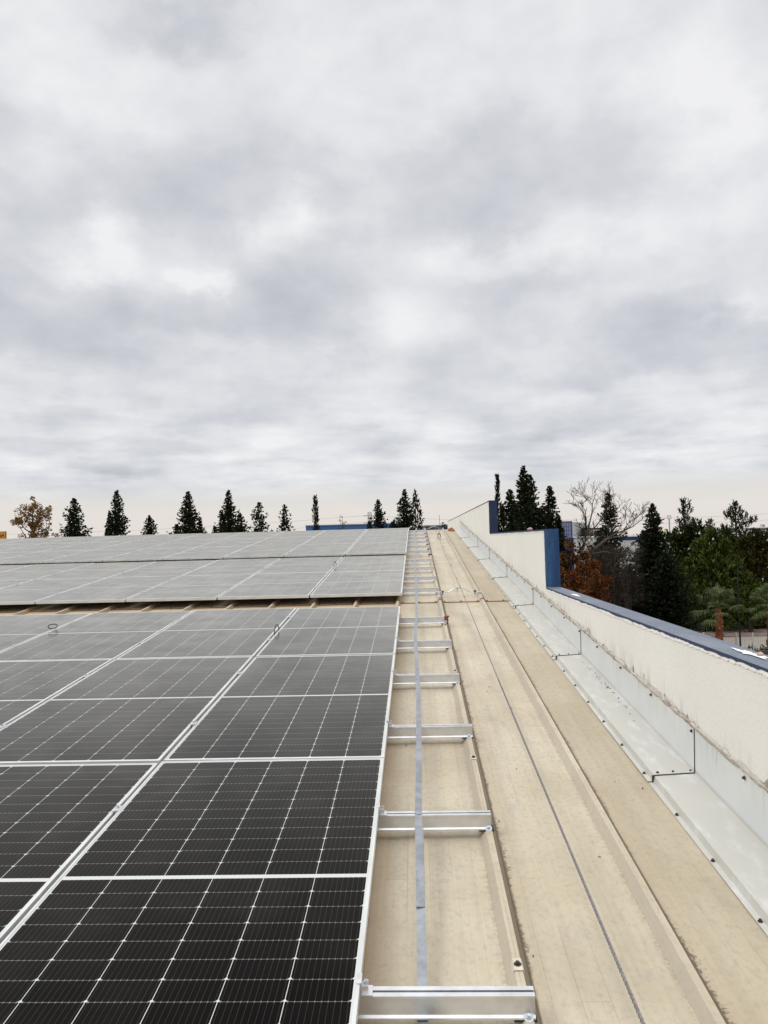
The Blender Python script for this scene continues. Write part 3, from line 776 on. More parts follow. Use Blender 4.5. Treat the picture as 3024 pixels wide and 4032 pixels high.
# dark swarf scattered on the flashing, a few dry twigs on the sheet
m = MB(); rs = random.Random(21)
for k in range(34):
    v = rs.gauss(5.3, .33); u = WALL_X(v) - .030 - .014*abs(rs.gauss(0, 1)) - max(0, 5.0-v)*.05; n_ = -.0985 + (u-WALL_X(v)+.1)*.05 + .0045; a = rs.uniform(0, 3.1); l, w = rs.uniform(.004, .009), rs.uniform(.002, .0035)
    ca, sa = cos(a)*l, sin(a)*l
    m.box((u-l*.5, v-w*.5, n_), (u+l*.5, v+w*.5, n_+.003))
tag(m.build('metal_shavings', M['dark'], None, M_ROOF), 'dark metal shavings scattered on the flashing tray', 'shavings', None, 'stuff')
m = MB()
for k in range(26):
    u, v = rs.uniform(-.15, 1.1), 2.0 + 9*rs.random()**1.6
    if abs(((u-RIB0)/RIB+.5) % 1 - .5)*RIB < .045: continue
    a = rs.uniform(0, pi); l = rs.uniform(.006, .018); n_ = NF + .003 + (.009 if v > LAP else 0)
    m.tube([(u-cos(a)*l*.5, v-sin(a)*l*.5, n_), (u, v+.002, n_+.003), (u+cos(a)*l*.5, v+sin(a)*l*.5, n_)], .0017, 4)
tag(m.build('dry_twigs', simple('dry twigs', (.07, .045, .03), .9), None, M_ROOF), 'dry twigs and grit scattered over the cream roof', 'twigs', None, 'stuff')

# ------------------------------------------------------------------ ground, road
M['earth'] = simple('earth and dry grass', (.055, .052, .03), .95, 0, .4, .25)
m = MB(); m.face([(-1500, -300, GZ), (1500, -300, GZ), (1500, 2500, GZ), (-1500, 2500, GZ)])
o = m.build('ground', M['earth']); o['kind'] = 'structure'
M['road'] = simple('pale concrete road', (.30, .265, .225), .9, 0, .10, .5)
M['pave'] = simple('pinkish paving', (.24, .17, .14), .9, 0, .18, 1.5)
m = MB(); m.face([(16, 57, GZ+.004), (60, 57, GZ+.004), (60, 65.2, GZ+.004), (16, 65.2, GZ+.004)]); o = m.build('road', M['road']); o['kind'] = 'structure'
m = MB(); m.box((16, 65.2, GZ), (60, 69.0, GZ+.12)); o = m.build('pavement', M['pave']); o['kind'] = 'structure'

# ------------------------------------------------------------------ vegetation
M['conifer'] = leaf_material('conifer needles', (.013, .019, .010), (.036, .044, .021))
M['conifer2'] = leaf_material('green conifer needles', (.016, .021, .010), (.040, .042, .018))
M['cypress'] = leaf_material('cypress foliage', (.012, .014, .007), (.026, .026, .012), 2.5)
M['pine'] = leaf_material('pine needles', (.026, .042, .008), (.100, .130, .028), .9)
M['pinedark'] = leaf_material('dark pine needles', (.014, .022, .006), (.048, .064, .016), .9)
M['pineolive'] = leaf_material('olive pine needles', (.026, .025, .008), (.070, .060, .018), .9)
M['autumn'] = leaf_material('autumn leaves', (.15, .075, .02), (.32, .19, .07), 2.0)
M['russet'] = leaf_material('russet leaves', (.075, .026, .009), (.23, .078, .024), 1.3)
M['russet2'] = leaf_material('brown leaves', (.065, .030, .011), (.17, .083, .030), 1.3)
M['twig'] = leaf_material('grey twigs', (.034, .026, .02), (.078, .06, .048), 1.2)
M['sparse'] = leaf_material('yellow green leaves', (.09, .075, .03), (.17, .13, .06), 2)
M['trunk'] = simple('dark bark', (.055, .042, .032), .95, 0, .3, 6)
M['paletrunk'] = simple('pale bark', (.095, .075, .06), .95, 0, .25, 6)

def spike(m, p, d, l, w, r):
    """one pointed leaf card"""
    d = d.normalized(); s_ = d.cross(Vector((r.uniform(-1, 1), r.uniform(-1, 1), r.uniform(-1, 1))))
    if s_.length < .05: s_ = d.cross(Vector((0, 0, 1)) + Vector((.1, .2, 0)))
    s_ = s_.normalized()*w*.5
    q = p + d*l*.45
    i = len(m.v); m.v += [tuple(p-s_*.6), tuple(p+s_*.6), tuple(q+s_), tuple(p+d*l), tuple(q-s_)]
    m.f.append((i, i+1, i+2, i+3, i+4)); m.m.append(0)
def trunk_mesh(h, r0, r1, r, lean=(0, 0), n=7, k=8):
    m = MB(); pts = []; rad = []
    for j in range(k+1):
        t = j/k; pts.append((lean[0]*t*t+r.uniform(-.02, .02), lean[1]*t*t+r.uniform(-.02, .02), h*t)); rad.append(r0+(r1-r0)*t**.8)
    m.tube(pts, rad, n); return m
def tree_root(name, label, cat, px, py, dist, group):
    p = at(px, py, dist)
    return thing(name, label, cat, Matrix.Translation((p.x, p.y, GZ)), group), p.z - GZ
CON = 'dark conifers behind the roof'
def conifer(label, px, py, dist, dy, hw, seed, pw=.85, dens=1.0, material='conifer', up=.55, lobes=(), group=CON, gap=.12, name='conifer_tree', size=1.0):
    root, H = tree_root(name, label, 'tree', px, py, dist, group)
    r = random.Random(seed); k = dist/F_PX
    A = hw*k/((dy*k)**pw)
    size = size*.95; m = MB()
    def crown(x0, y0, top, A, dmax, dens):
        d_ = .02
        lean = r.uniform(-.01, .01)
        while d_ < dmax:
            R = A*d_**pw
            R *= 1 + .22*sin(d_*4.2+seed) * min(1, d_)
            for _ in range(int(5+7*min(R, 1.5))):        # dense inner foliage round the stem
                a_ = r.uniform(0, 2*pi); q_ = R*r.uniform(.08, .55)
                spike(m, Vector((x0+cos(a_)*q_, y0+sin(a_)*q_, top-d_+r.uniform(-.06, .06)+q_*up*.3)), Vector((cos(a_)*.6, sin(a_)*.6, r.uniform(-.2, .9))), r.uniform(.18, .30)*size*min(1, .5+d_*.5), r.uniform(.09, .16)*size*min(1, .4+d_*.5), r)
            nb = max(4, int((7.0 + 4.2*min(R, 1.6))*dens))
            for _ in range(nb):
                if r.random() < gap and d_ > .5: continue
                th = r.uniform(0, 2*pi); L = R*r.uniform(.55, 1.18) + .05
                z0 = top - d_ + r.uniform(-.06, .06)
                sl = up*(1.0 if d_ < 1.2 else .75) + r.uniform(-.22, .22)
                n = max(1, int(L/.17)); out = Vector((cos(th), sin(th), 0))
                for q in range(n+1):
                    t = (q+.4)/(n+.4); p = Vector((x0, y0, z0)) + out*(L*t) + Vector((0, 0, L*(sl*t*t - .25*t)))
                    p += Vector((r.uniform(-.05, .05), r.uniform(-.05, .05), r.uniform(-.05, .05)))*min(1, L*2)
                    for e in range(2 if q < n else 3):
                        dd = out*r.uniform(.35, 1.1) + Vector((r.uniform(-.7, .7), r.uniform(-.7, .7), r.uniform(-.15, .85)))
                        spike(m, p, dd, r.uniform(.13, .27)*size*min(1, .45+d_*.5), r.uniform(.06, .13)*size, r)
            d_ += r.uniform(.075, .125)*(1.0 if d_ < 5 else 1.9)*(size**.6)
        for e in range(5): spike(m, Vector((x0, y0, top-.25)), Vector((r.uniform(-.1, .1), r.uniform(-.1, .1), 1)), .3, .05, r)
    crown(0, 0, H, A, H-1.0, dens)
    for (lx, ly, dtop, la) in lobes:
        crown(lx*k, ly*k, H-dtop*k, A*la, min(5.0, H-dtop*k-1), dens*.9)
    m.build('crown', M[material], root)
    trunk_mesh(H-.3, .03*H*.35+.05, .012, r).build('trunk', M['trunk'], root)
    return root
def cypress(label, px, py, dist, dy, hw, seed, material='cypress', pw=.5, group=CON, drop=0.0, name='cypress_tree'):
    root, H = tree_root(name, label, 'tree', px, py, dist, group)
    r = random.Random(seed); k = dist/F_PX; A = hw*k/((dy*k)**pw); m = MB(); d_ = .0
    while d_ < H-.8:
        R = A*max(.02, d_)**pw*(1 + .12*sin(d_*2.7+seed))
        for _ in range(int(7 + 16*R)):
            th = r.uniform(0, 2*pi); rr = R*math.sqrt(r.random())*r.uniform(.7, 1.08)
            p = Vector((cos(th)*rr, sin(th)*rr, H-d_+r.uniform(-.1, .1)))
            dd = Vector((cos(th)*.45, sin(th)*.45, 1.0 if r.random() > drop else -.9)) + Vector((r.uniform(-.25, .25), r.uniform(-.25, .25), 0))
            spike(m, p, dd, r.uniform(.16, .34), r.uniform(.05, .1), r)
        d_ += r.uniform(.06, .11)*(1 if d_ < 5 else 2)
    m.build('crown', M[material], root); trunk_mesh(H-.3, .16, .02, r).build('trunk', M['trunk'], root)
    return root
def leafy(label, px, py, dist, clumps, seed, material, leaf=.13, name='leafy_tree', cat='tree', group=None, per=230, trunkr=.14, wide=.8, up=.2, branches=True):
    """crown of many leaf cards grouped in clumps; clumps are (dx, dy, dz, radius) in metres from the crown top point"""
    root, H = tree_root(name, label, cat, px, py, dist, group)
    r = random.Random(seed); m = MB(); tk = MB()
    for (cx, cy, cz, R) in clumps:
        c = Vector((cx, cy, H+cz)); sub = []
        for _ in range(max(3, int(5*R/.5))):
            v = Vector((r.gauss(0, 1), r.gauss(0, 1), r.gauss(0, 1))).normalized()*R*r.random()**.45; sub.append((c+v, R*r.uniform(.25, .5)))
        for _ in range(int(per*R*R)):
            sc, sr = sub[r.randrange(len(sub))]
            v = Vector((r.gauss(0, 1), r.gauss(0, 1), r.gauss(0, 1))).normalized(); p = sc + v*sr*r.random()**.4
            dd = v*.7 + Vector((r.uniform(-1, 1), r.uniform(-1, 1), r.uniform(-.6, .8)+up))
            spike(m, p, dd, leaf*r.uniform(.7, 1.5), leaf*wide*r.uniform(.6, 1.1), r)
        if branches:
            b0 = Vector((0, 0, max(.5, H+cz-R*1.3-.6))); tk.tube([b0, (b0+c)/2+Vector((0, 0, -.15)), c], [trunkr*.4, trunkr*.28, .015], 5)
    m.build('crown', M[material], root)
    zt = H + min(c[2] for c in clumps)*.6; pts = []
    for j in range(7): pts.append((r.uniform(-.05, .05), r.uniform(-.05, .05), max(1, zt)*j/6))
    tk.tube(pts, [trunkr*(1-.6*j/6) for j in range(7)], 7); tk.build('trunk', M['trunk'], root)
    return root
def pine(label, px, py, dist, tiers, seed, material='pine', name='pine_tree', dens=1.0, tuft=.36, tw=.12):
    """tiers: (px offset, px drop, px radius) of rounded needle masses; sparse tiers carry upright tufts"""
    root, H = tree_root(name, label, 'tree', px, py, dist, 'pines beyond the parapet')
    r = random.Random(seed); k = dist/F_PX; m = MB(); tk = MB()
    for tier in tiers:
        ox, dr, rad = tier[:3]; sp = tier[3] if len(tier) > 3 else 1.0
        R = rad*k; c = Vector((ox*k, r.uniform(-.3, .3)*R, H-dr*k))
        nt = int((44 + 90*R*R)*dens) if sp >= 1 else int(10 + 75*R*R)
        tl, up_ = (tuft, .75) if sp >= 1 else (tuft*.72, 1.5)
        for _ in range(nt):
            v = Vector((r.gauss(0, 1), r.gauss(0, 1), r.gauss(0, .95))).normalized()*R*r.uniform(.45, 1.05); p = c+v
            ax = (v.normalized()*.55 + Vector((0, 0, up_)) + Vector((r.uniform(-.3, .3), r.uniform(-.3, .3), 0))).normalized()
            for e in range(6):
                spike(m, p + ax*r.uniform(-.12, .22), ax + Vector((r.uniform(-.9, .9), r.uniform(-.9, .9), r.uniform(-.5, .5))), tl*r.uniform(.6, 1.15), tw*(1 if sp >= 1 else .6)*r.uniform(.7, 1.2), r)
        base = Vector((ox*k*.25, 0, max(1, c.z - R*.8)))
        tk.tube([base, base.lerp(c, .55)+Vector((0, 0, -.1)), c+Vector((0, 0, R*.3))], [.09, .06, .02], 5)
    m.build('crown', M[material], root)
    zt = H - tiers[0][1]*k + .2
    tk.tube([(0, 0, 0), (.05, 0, zt*.5), (tiers[0][0]*k*.6, 0, zt*.85), (tiers[0][0]*k, 0, zt)], [.2, .14, .07, .03], 7); tk.build('trunk', M['trunk'], root)
    return root

# left skyline, beyond the far eave
AUT = [(0, 0, -.7, .7), (-.75, .2, -1.1, .7), (.8, -.2, -1.15, .75), (-.2, .3, -1.6, .9), (.55, .2, -1.9, .8), (-.9, -.3, -2.2, .7), (.2, 0, -2.7, .9), (-.4, 0, -3.3, .8), (.9, .2, -2.8, .5), (0, 0, -4.0, .9), (-1.2, .1, -1.75, .35), (1.25, 0, -1.0, .4)]
leafy('broad autumn tree with yellow-brown leaves at the left end of the skyline', 128, 1962, 60, AUT, 1, 'autumn', .12, 'autumn_tree', per=760, trunkr=.16)
leafy('low orange-brown bush between the autumn tree and the nearest conifer', 228, 2086, 60, [(0, 0, -.25, .28), (.3, 0, -.5, .3), (-.25, 0, -.45, .25), (0, 0, -.9, .5)], 2, 'autumn', .11, 'autumn_bush', 'bush', per=420, trunkr=.06)
conifer('bushy dark conifer right of the autumn tree', 292, 1966, 56, 144, 46, 3, .8, 1.0, up=.75, gap=.2)
conifer('tall conifer with a lower side spire on its left', 460, 1933, 56, 174, 36, 4, .85, 1.0, lobes=((-30, 0, 82, .55), (-44, 5, 150, .6)))
conifer('smallest lone conifer tip between two taller conifers on the left skyline', 589, 2033, 60, 72, 27, 5, .85, 1.0)
conifer('wide conifer with a thin bare tip, fifth conifer from the bushy one', 740, 1937, 58, 160, 50, 6, .95, 1.1, 'conifer2', lobes=((-48, 0, 128, .6), (44, 4, 110, .5)))
conifer('tall green conifer standing over a short one on its right', 900, 1934, 58, 160, 44, 7, .95, 1.1, 'conifer2', lobes=((-28, 0, 85, .6),))
conifer('short green conifer leaning on the right of a tall one', 945, 2025, 57, 70, 28, 8, .9, 1.0, 'conifer2')
conifer('tiny conifer tip left of the tall green conifer', 846, 2074, 60, 24, 7, 9, .8, 1.0)
conifer('open branched conifer with visible trunk, left of the slender one', 1020, 1981, 58, 112, 34, 10, .8, .72, up=.7, gap=.34)
conifer('slender open conifer just left of the cypress column', 1121, 1990, 58, 100, 25, 11, .75, .66, up=.65, gap=.38)
cypress('narrow cypress column in front of the long blue warehouse', 1241, 1962, 56, 110, 12.5, 12, pw=.42)
leafy('thin yellow-green young tree in front of the blue warehouse', 1347, 2020, 58, [(0, 0, -.25, .18), (-.18, 0, -.6, .2), (.2, 0, -.65, .2), (0, 0, -.9, .22), (-.3, 0, -1.25, .25), (.25, 0, -1.3, .3), (0, 0, -1.6, .3)], 13, 'sparse', .085, 'young_tree', per=420, trunkr=.05)
conifer('dark conifer right of the lattice pylon', 1490, 1971, 57, 111, 32, 14, .85, .85, up=.7, gap=.25, lobes=((-38, 0, 82, .5),))
conifer('tall pointed conifer on the left of the touching pair', 1592, 1930, 60, 150, 38, 15, .85, .95, up=.6)
cypress('broad drooping conifer on the right of the touching pair', 1634, 1936, 57, 150, 36, 16, 'cypress', .62, drop=.55, name='drooping_conifer')
conifer('little dark conifer between the pylon conifer and the touching pair', 1549, 2052, 60, 30, 14, 17, .8, 1.0)
leafy('small round tree beside the dark glass building at the ridge', 1741, 2050, 60, [(0, 0, -.2, .22), (-.1, 0, -.45, .28), (.15, 0, -.5, .25), (0, 0, -.9, .4)], 18, 'conifer', .09, 'small_tree', per=500, trunkr=.05)
# right of the parapet
cypress('needle-thin cypress rising beside the upper blue step face', 1957, 1876, 48, 200, 14, 20, pw=.5)
cypress('short olive cypress at the foot of the needle-thin one', 1979, 1998, 48, 60, 8, 19, 'cypress', .4)
conifer('shorter dark conifer between the needle-thin cypress and the tallest tree', 2008, 1931, 47, 150, 36, 21, .72, 1.15)
conifer('tallest dark conifer, behind the middle parapet step', 2061, 1837, 46, 230, 42, 22, .8, 1.15)
conifer('pointed conifer leaning against the right of the tallest one', 2087, 1873, 48, 190, 42, 23, .8, 1.05)
conifer('small dark conifer left of the tallest one, over the parapet top', 2032, 1985, 49, 90, 28, 24, .75, 1.0)
conifer('small dark conifer right of the tallest one, over the parapet top', 2129, 2008, 49, 80, 26, 25, .75, 1.0)
conifer('dark conifer standing just left of the glass-fronted building', 2164, 1917, 46, 180, 38, 26, .82, 1.1, lobes=((28, 0, 110, .6),))
conifer('dark conifer with a thin knotted tip behind the bare tree', 2394, 1942, 56, 150, 44, 27, .9, .62, up=.2, gap=.42, size=1.25)
conifer('large dark conifer in the middle of the wood right of the bare tree', 2569, 1985, 62, 130, 44, 28, .95, 1.0, up=.35, gap=.2, size=1.25)
conifer('narrow dark conifer beside the large one, over the blue roofed shed', 2533, 2090, 64, 60, 22, 29, .8, 1.0)
conifer('dark spruce filling the shade below the large conifer', 2620, 2180, 60, 200, 95, 30, .8, 1.0, 'conifer', size=1.35)
conifer('dark spruce in front of the grey brush', 2480, 2230, 60, 190, 90, 46, .7, .9, 'conifer', size=1.35)
conifer('dark young conifer between the russet tree and the bare tree', 2360, 2120, 58, 120, 50, 47, .7, .9, 'conifer', size=1.3)

# russet trees and grey brush
leafy('tall brown leaved tree right behind the lower blue step face', 2245, 2118, 45, [(.85, 0, -.9, .5), (1.0, 0, -1.7, .6), (0, 0, -.5, .55), (-.5, .2, -.9, .6), (.55, 0, -1.0, .55), (0, .2, -1.5, .8), (-.6, 0, -1.9, .8), (.5, 0, -2.1, .8), (-.2, 0, -2.9, 1.0), (.5, 0, -3.2, .9), (-.7, 0, -3.4, .8), (0, 0, -4.3, 1.2)], 31, 'russet2', .12, 'russet_tree', per=800)
leafy('round rust-red tree just beyond the near coping', 2314, 2196, 40, [(-1.0, 0, -.9, .4), (.2, 0, -.75, .5), (0, 0, -.42, .45), (-.5, 0, -.62, .45), (.45, 0, -.65, .48), (0, 0, -1.1, .75), (-.75, 0, -1.2, .55), (.75, 0, -1.25, .55), (-.3, 0, -1.8, .8), (.55, 0, -1.9, .7), (0, 0, -2.6, .95), (-.8, 0, -2.3, .6)], 32, 'russet', .11, 'russet_tree', per=900)
def bare_tree(label, px, py, dist, stems, seed, name='bare_tree', material='paletrunk', depth=5, cat='tree', group=None, crown_name='twigs', tmin=.009):
    """stems: px polylines of the main limbs; finer limbs fork off at random"""
    root, H = tree_root(name, label, cat, px, py, dist, group)
    r = random.Random(seed); k = dist/F_PX; tk = MB(); tw = MB()
    base = at(px, py, dist); o = Vector((base.x, base.y, GZ))
    def grow(p, d, L, rad, lev):
        pts = [p]; n = 4; dd = d.copy()
        for q in range(n):
            dd = (dd + Vector((r.uniform(-.25, .25), r.uniform(-.25, .25), r.uniform(-.12, .2)))).normalized(); pts.append(pts[-1] + dd*(L/n))
        (tw if lev >= 2 else tk).tube(pts, [max(tmin, rad*(1-.55*q/n)) for q in range(n+1)], 4 if lev > 1 else 6, cap=False)
        if lev < depth:
            for q in range(1, n+1):
                for e in range(2 if q == n else (1 if r.random() < .75 else 0)):
                    nd = (dd*.8 + Vector((r.uniform(-1, 1), r.uniform(-1, 1), r.uniform(-.45, .9)))).normalized()
                    grow(pts[q], nd, L*r.uniform(.42, .66), rad*.5, lev+1)
    for (st, r0, r1) in stems:
        P = []
        for j, (sx, sy) in enumerate(st):
            w = at(sx, sy, dist); P.append(Vector((w.x, w.y + (r.uniform(-.3, .3) if j else 0), w.z)) - o)
        tk.tube(P, [r0+(r1-r0)*j/(len(P)-1) for j in range(len(P))], 7)
        for j in range(1, len(P)):
            L = (P[j]-P[j-1]).length
            for e in range(3 if j > 2 else 0 if j == 1 else 1):
                t = r.random(); q = P[j-1].lerp(P[j], t); dd = (P[j]-P[j-1]).normalized()
                nd = (dd + Vector((r.uniform(-.9, .9), r.uniform(-.9, .9), r.uniform(0, .8)))).normalized(); grow(q, nd, r.uniform(.6, 1.1), r1*.6, 2)
        grow(P[-1], (P[-1]-P[-2]).normalized(), .9, r1, 2)
    tk.build('trunk', M[material], root); tw.build(crown_name, M['twig'], root)
    return root
bare_tree('leafless grey tree with forked leaning limbs right of the russet trees', 2300, 2300, 46, [
    ([(2285, 2560), (2280, 2300), (2272, 2190), (2284, 2168), (2300, 2135), (2312, 2100)], .13, .07),
    ([(2312, 2100), (2318, 2060), (2328, 2020), (2332, 1985)], .06, .025), ([(2306, 2120), (2312, 2075), (2300, 2035), (2288, 2010)], .045, .02), ([(2312, 2100), (2345, 2070), (2372, 2035), (2382, 2000)], .045, .02),
    ([(2290, 2560), (2296, 2300), (2310, 2210), (2345, 2160), (2385, 2125), (2430, 2100), (2475, 2080)], .12, .03), ([(2345, 2160), (2390, 2120), (2400, 2070), (2420, 2030)], .05, .02), ([(2385, 2125), (2440, 2110), (2470, 2060), (2490, 2048)], .04, .015), ([(2330, 2180), (2380, 2172), (2430, 2180)], .035, .015)], 40, depth=4)
def brush(label, px, py, dist, dims, seed):
    root, H = tree_root('bare_shrub', label, 'shrub', px, py, dist, 'leafless grey shrubs')
    r = random.Random(seed); m = MB(); t_ = MB()
    for k in range(5): t_.tube([(r.uniform(-.2, .2), r.uniform(-.2, .2), 0), (r.uniform(-.5, .5)*dims[0], r.uniform(-.4, .4)*dims[0], H-dims[1]*.5), (r.uniform(-.8, .8)*dims[0], r.uniform(-.5, .5)*dims[0], H-.3)], [.05, .035, .012], 5)
    for k in range(1500):
        a = r.uniform(0, 2*pi); q = r.random()**.5; zz = r.random()
        p = Vector((cos(a)*q*dims[0], sin(a)*q*dims[0], H - dims[1]*zz - (q**2)*.5))
        d_ = Vector((cos(a)*.4, sin(a)*.4, .9)) + Vector((r.uniform(-.8, .8), r.uniform(-.8, .8), r.uniform(-1.4, .5)))
        spike(m, p, d_, r.uniform(.25, .6), r.uniform(.018, .035), r)
    m.build('twigs', M['twig'], root); t_.build('stems', M['trunk'], root)
brush('upright grey brush in front of the knotted conifer', 2400, 2135, 52, (1.1, 3.8), 41)
brush('drooping grey brush left of the large dark conifer', 2462, 2150, 54, (1.0, 4.0), 42)
brush('low grey brush behind the round rust-red tree', 2340, 2150, 50, (.8, 3.0), 43)
leafy('yellow-olive bush between the grey brush and the large conifer', 2500, 2130, 63, [(0, 0, -.3, .4), (.3, 0, -.9, .5), (0, 0, -1.6, .5), (.9, 0, -1.7, .35)], 44, 'pineolive', .12, 'olive_bush', 'bush', per=420, trunkr=.06)
leafy('small olive bush low against the dark wood, above the coping', 2580, 2395, 60, [(0, 0, -.3, .3), (-.4, 0, -.5, .35), (.5, 0, -.55, .35), (.9, 0, -.8, .3), (0, 0, -1.0, .5)], 45, 'pineolive', .14, 'olive_bush', 'bush', per=300, trunkr=.06)

# pines on the right
pine('tall pine with a tufted leader right of the billboard pole', 2695, 1967, 72, [(-6, 8, 8, .5), (3, 20, 17, .5), (10, 44, 19, .5), (-14, 46, 10, .5), (2, 66, 10, .5), (2, 84, 17, .5), (-22, 88, 14, .5), (28, 90, 13, .5), (-8, 108, 26, .5), (26, 116, 24, .5), (-10, 150, 45), (50, 140, 50), (-50, 165, 45), (10, 220, 80), (-60, 270, 70), (60, 290, 75), (0, 360, 90)], 51, 'pinedark')
pine('bright green broad pine in the middle of the right-hand wood', 2797, 2042, 68, [(0, 14, 7, .6), (4, 40, 13, .8), (2, 70, 26), (-28, 120, 42), (36, 120, 44), (0, 170, 70), (-62, 200, 55), (60, 200, 62), (0, 260, 95), (-60, 320, 75), (60, 330, 80), (0, 390, 90)], 52, 'pine')
pine('open crowned pine with a visible trunk near the right edge', 2893, 1977, 75, [(0, 6, 6, .5), (2, 20, 15, .5), (-14, 34, 17, .5), (14, 36, 18, .5), (-30, 48, 13, .5), (-22, 62, 18, .5), (8, 70, 24, .5), (30, 58, 15, .5), (0, 100, 24, .5), (52, 78, 16, .5), (72, 72, 13, .5), (30, 108, 26, .5), (-30, 130, 24, .5), (-42, 105, 14, .5), (10, 160, 40), (40, 200, 55), (-30, 230, 60), (20, 290, 80)], 53, 'pinedark')
pine('olive-brown pine at the right edge of the photo', 2975, 2098, 70, [(0, 12, 22), (-34, 40, 38), (34, 40, 42), (0, 80, 60), (-50, 120, 60), (50, 120, 60), (0, 180, 95), (-40, 260, 80), (50, 270, 80), (0, 340, 90)], 54, 'pineolive')
pine('narrow light green young pine in front of the dark spruce', 2652, 2238, 62, [(0, 14, 12), (0, 45, 20), (0, 85, 28), (2, 130, 34), (0, 180, 38), (0, 240, 45)], 55, 'pine')
pine('green young pine right behind the nearer palm', 2945, 2262, 66, [(0, 14, 16), (-14, 50, 32), (22, 55, 34), (0, 100, 48), (0, 160, 55)], 56, 'pine')
pine('small pine tips between the bright pine and the open crowned pine', 2850, 2070, 80, [(-18, 20, 9, .6), (0, 10, 8, .6), (18, 24, 9, .6), (0, 45, 24), (0, 90, 40), (0, 150, 60)], 57, 'pinedark')
pine('dark low pine under the leader of the tufted pine', 2720, 2180, 76, [(0, 20, 45), (-50, 50, 45), (50, 60, 45), (0, 110, 80), (0, 190, 90)], 58, 'pinedark')
# hedge in the shade along the road
hd = thing('hedge', 'dark hedge along the far side of the road under the pines', 'hedge', Matrix.Translation((32, 73, GZ)))
m = MB(); rh = random.Random(60)
for k in range(9000):
    x = rh.uniform(-20, 22); z = rh.random()**.8*(2.3 + .5*sin(x*1.3)); y = rh.uniform(-1.2, 1.2)*(1.1-z*.2)
    spike(m, Vector((x, y, z)), Vector((rh.uniform(-1, 1), rh.uniform(-1, .4), rh.uniform(-.3, 1))), rh.uniform(.2, .4), rh.uniform(.1, .2), rh)
m.build('foliage', M['conifer2'], hd)
m = MB()
for k in range(14): m.tube([(-19+k*3, 0, 0), (-19+k*3+.1, 0, 1.2)], .06, 5)
m.build('stems', M['trunk'], hd)
o = MB(); rh = random.Random(61)
for k in range(7000):
    x = rh.uniform(8, 34); y = rh.uniform(46, 56); z = rh.random()*.5*(1+.6*sin(x*2.1)*sin(y*1.7))
    spike(o, Vector((x, y, GZ+z)), Vector((rh.uniform(-1, 1), rh.uniform(-1, 1), 1.2)), rh.uniform(.2, .5), rh.uniform(.06, .14), rh)
o = o.build('undergrowth', M['conifer2']); tag(o, 'dark undergrowth on the ground below the parapet', 'undergrowth', None, 'stuff')

# palms
M['palm'] = leaf_material('palm fronds', (.050, .070, .024), (.145, .175, .075), 3)
M['palmtrunk'] = simple('palm trunk', (.22, .078, .032), .95, 0, .5, 7, bump=1.0)
def palm(label, px, py, dist, R, trunk_r, seed):
    root, H = tree_root('palm_tree', label, 'palm', px, py, dist, 'fan palms by the fence')
    r = random.Random(seed); m = MB(); top = Vector((0, 0, H))
    for k in range(38):
        th = 2*pi*k/38*2.6 + r.uniform(-.25, .25); e = r.uniform(-.55, 1.25) if k > 5 else r.uniform(1.0, 1.4); L = R*r.uniform(.5, .68)
        dr = Vector((cos(th)*cos(e), sin(th)*cos(e), sin(e)))
        p0 = top + Vector((0, 0, -.25*(1-e/1.4))); hub = p0 + dr*L + Vector((0, 0, -.12*L*L))
        m.tube([p0, (p0+hub)/2 + Vector((0, 0, .05)), hub], [.028, .02, .015], 4)
        side = dr.cross(Vector((0, 0, 1)));
        if side.length < .1: side = Vector((1, 0, 0))
        side.normalize(); upv = side.cross(dr).normalized()
        nb = 18; fan = R*r.uniform(.36, .50)
        for q in range(nb):
            a = radians(-105 + 210*q/(nb-1)) + r.uniform(-.05, .05); d0 = (dr*cos(a) + side*sin(a)).normalized()
            l = fan*(.75+.25*cos(a))*r.uniform(.85, 1.1); w = .045
            p1 = hub + d0*l*.55 + Vector((0, 0, -.03*l)); p2 = hub + d0*l*.85 + Vector((0, 0, -.20*l)); p3 = hub + d0*l*1.0 + Vector((r.uniform(-.05, .05), 0, -.52*l))
            n_ = d0.cross(upv).normalized()*w*.5
            i = len(m.v); m.v += [tuple(hub-n_*.2), tuple(hub+n_*.2), tuple(p1+n_), tuple(p1-n_), tuple(p2+n_*.7), tuple(p2-n_*.7), tuple(p3)]
            m.f += [(i, i+1, i+2, i+3), (i+3, i+2, i+4, i+5), (i+5, i+4, i+6)]; m.m += [0]*3
    m.build('crown', M['palm'], root)
    m = MB(); n, kk = 12, 26; i0 = len(m.v)
    for j in range(kk+1):
        t = j/kk; rr = trunk_r*(1.1 - .25*t)*(1.0 if t < .86 else 1.0 - (t-.86)*2.2)
        for q in range(n):
            a = 2*pi*(q+.5*(j % 2))/n; f = rr*(1+r.uniform(-.14, .20)); m.v.append((f*cos(a), f*sin(a), (H-.15)*t+r.uniform(-.03, .03)))
    for j in range(kk):
        for q in range(n): m.f.append((i0+j*n+q, i0+j*n+(q+1) % n, i0+(j+1)*n+(q+1) % n, i0+(j+1)*n+q)); m.m.append(0)
    for j in range(90):
        t = r.uniform(.15, .95); a = r.uniform(0, 2*pi); rr = trunk_r*(1.1-.25*t)
        spike(m, Vector((rr*.9*cos(a), rr*.9*sin(a), (H-.15)*t)), Vector((cos(a)*.6, sin(a)*.6, 1)), .2, .1, r)
    m.build('trunk', M['palmtrunk'], root)
palm('fan palm with a reddish trunk standing in front of the fence', 2828, 2388, 50, 1.75, .245, 70)
palm('second fan palm cut by the right edge of the photo', 3030, 2370, 52, 1.6, .24, 71)

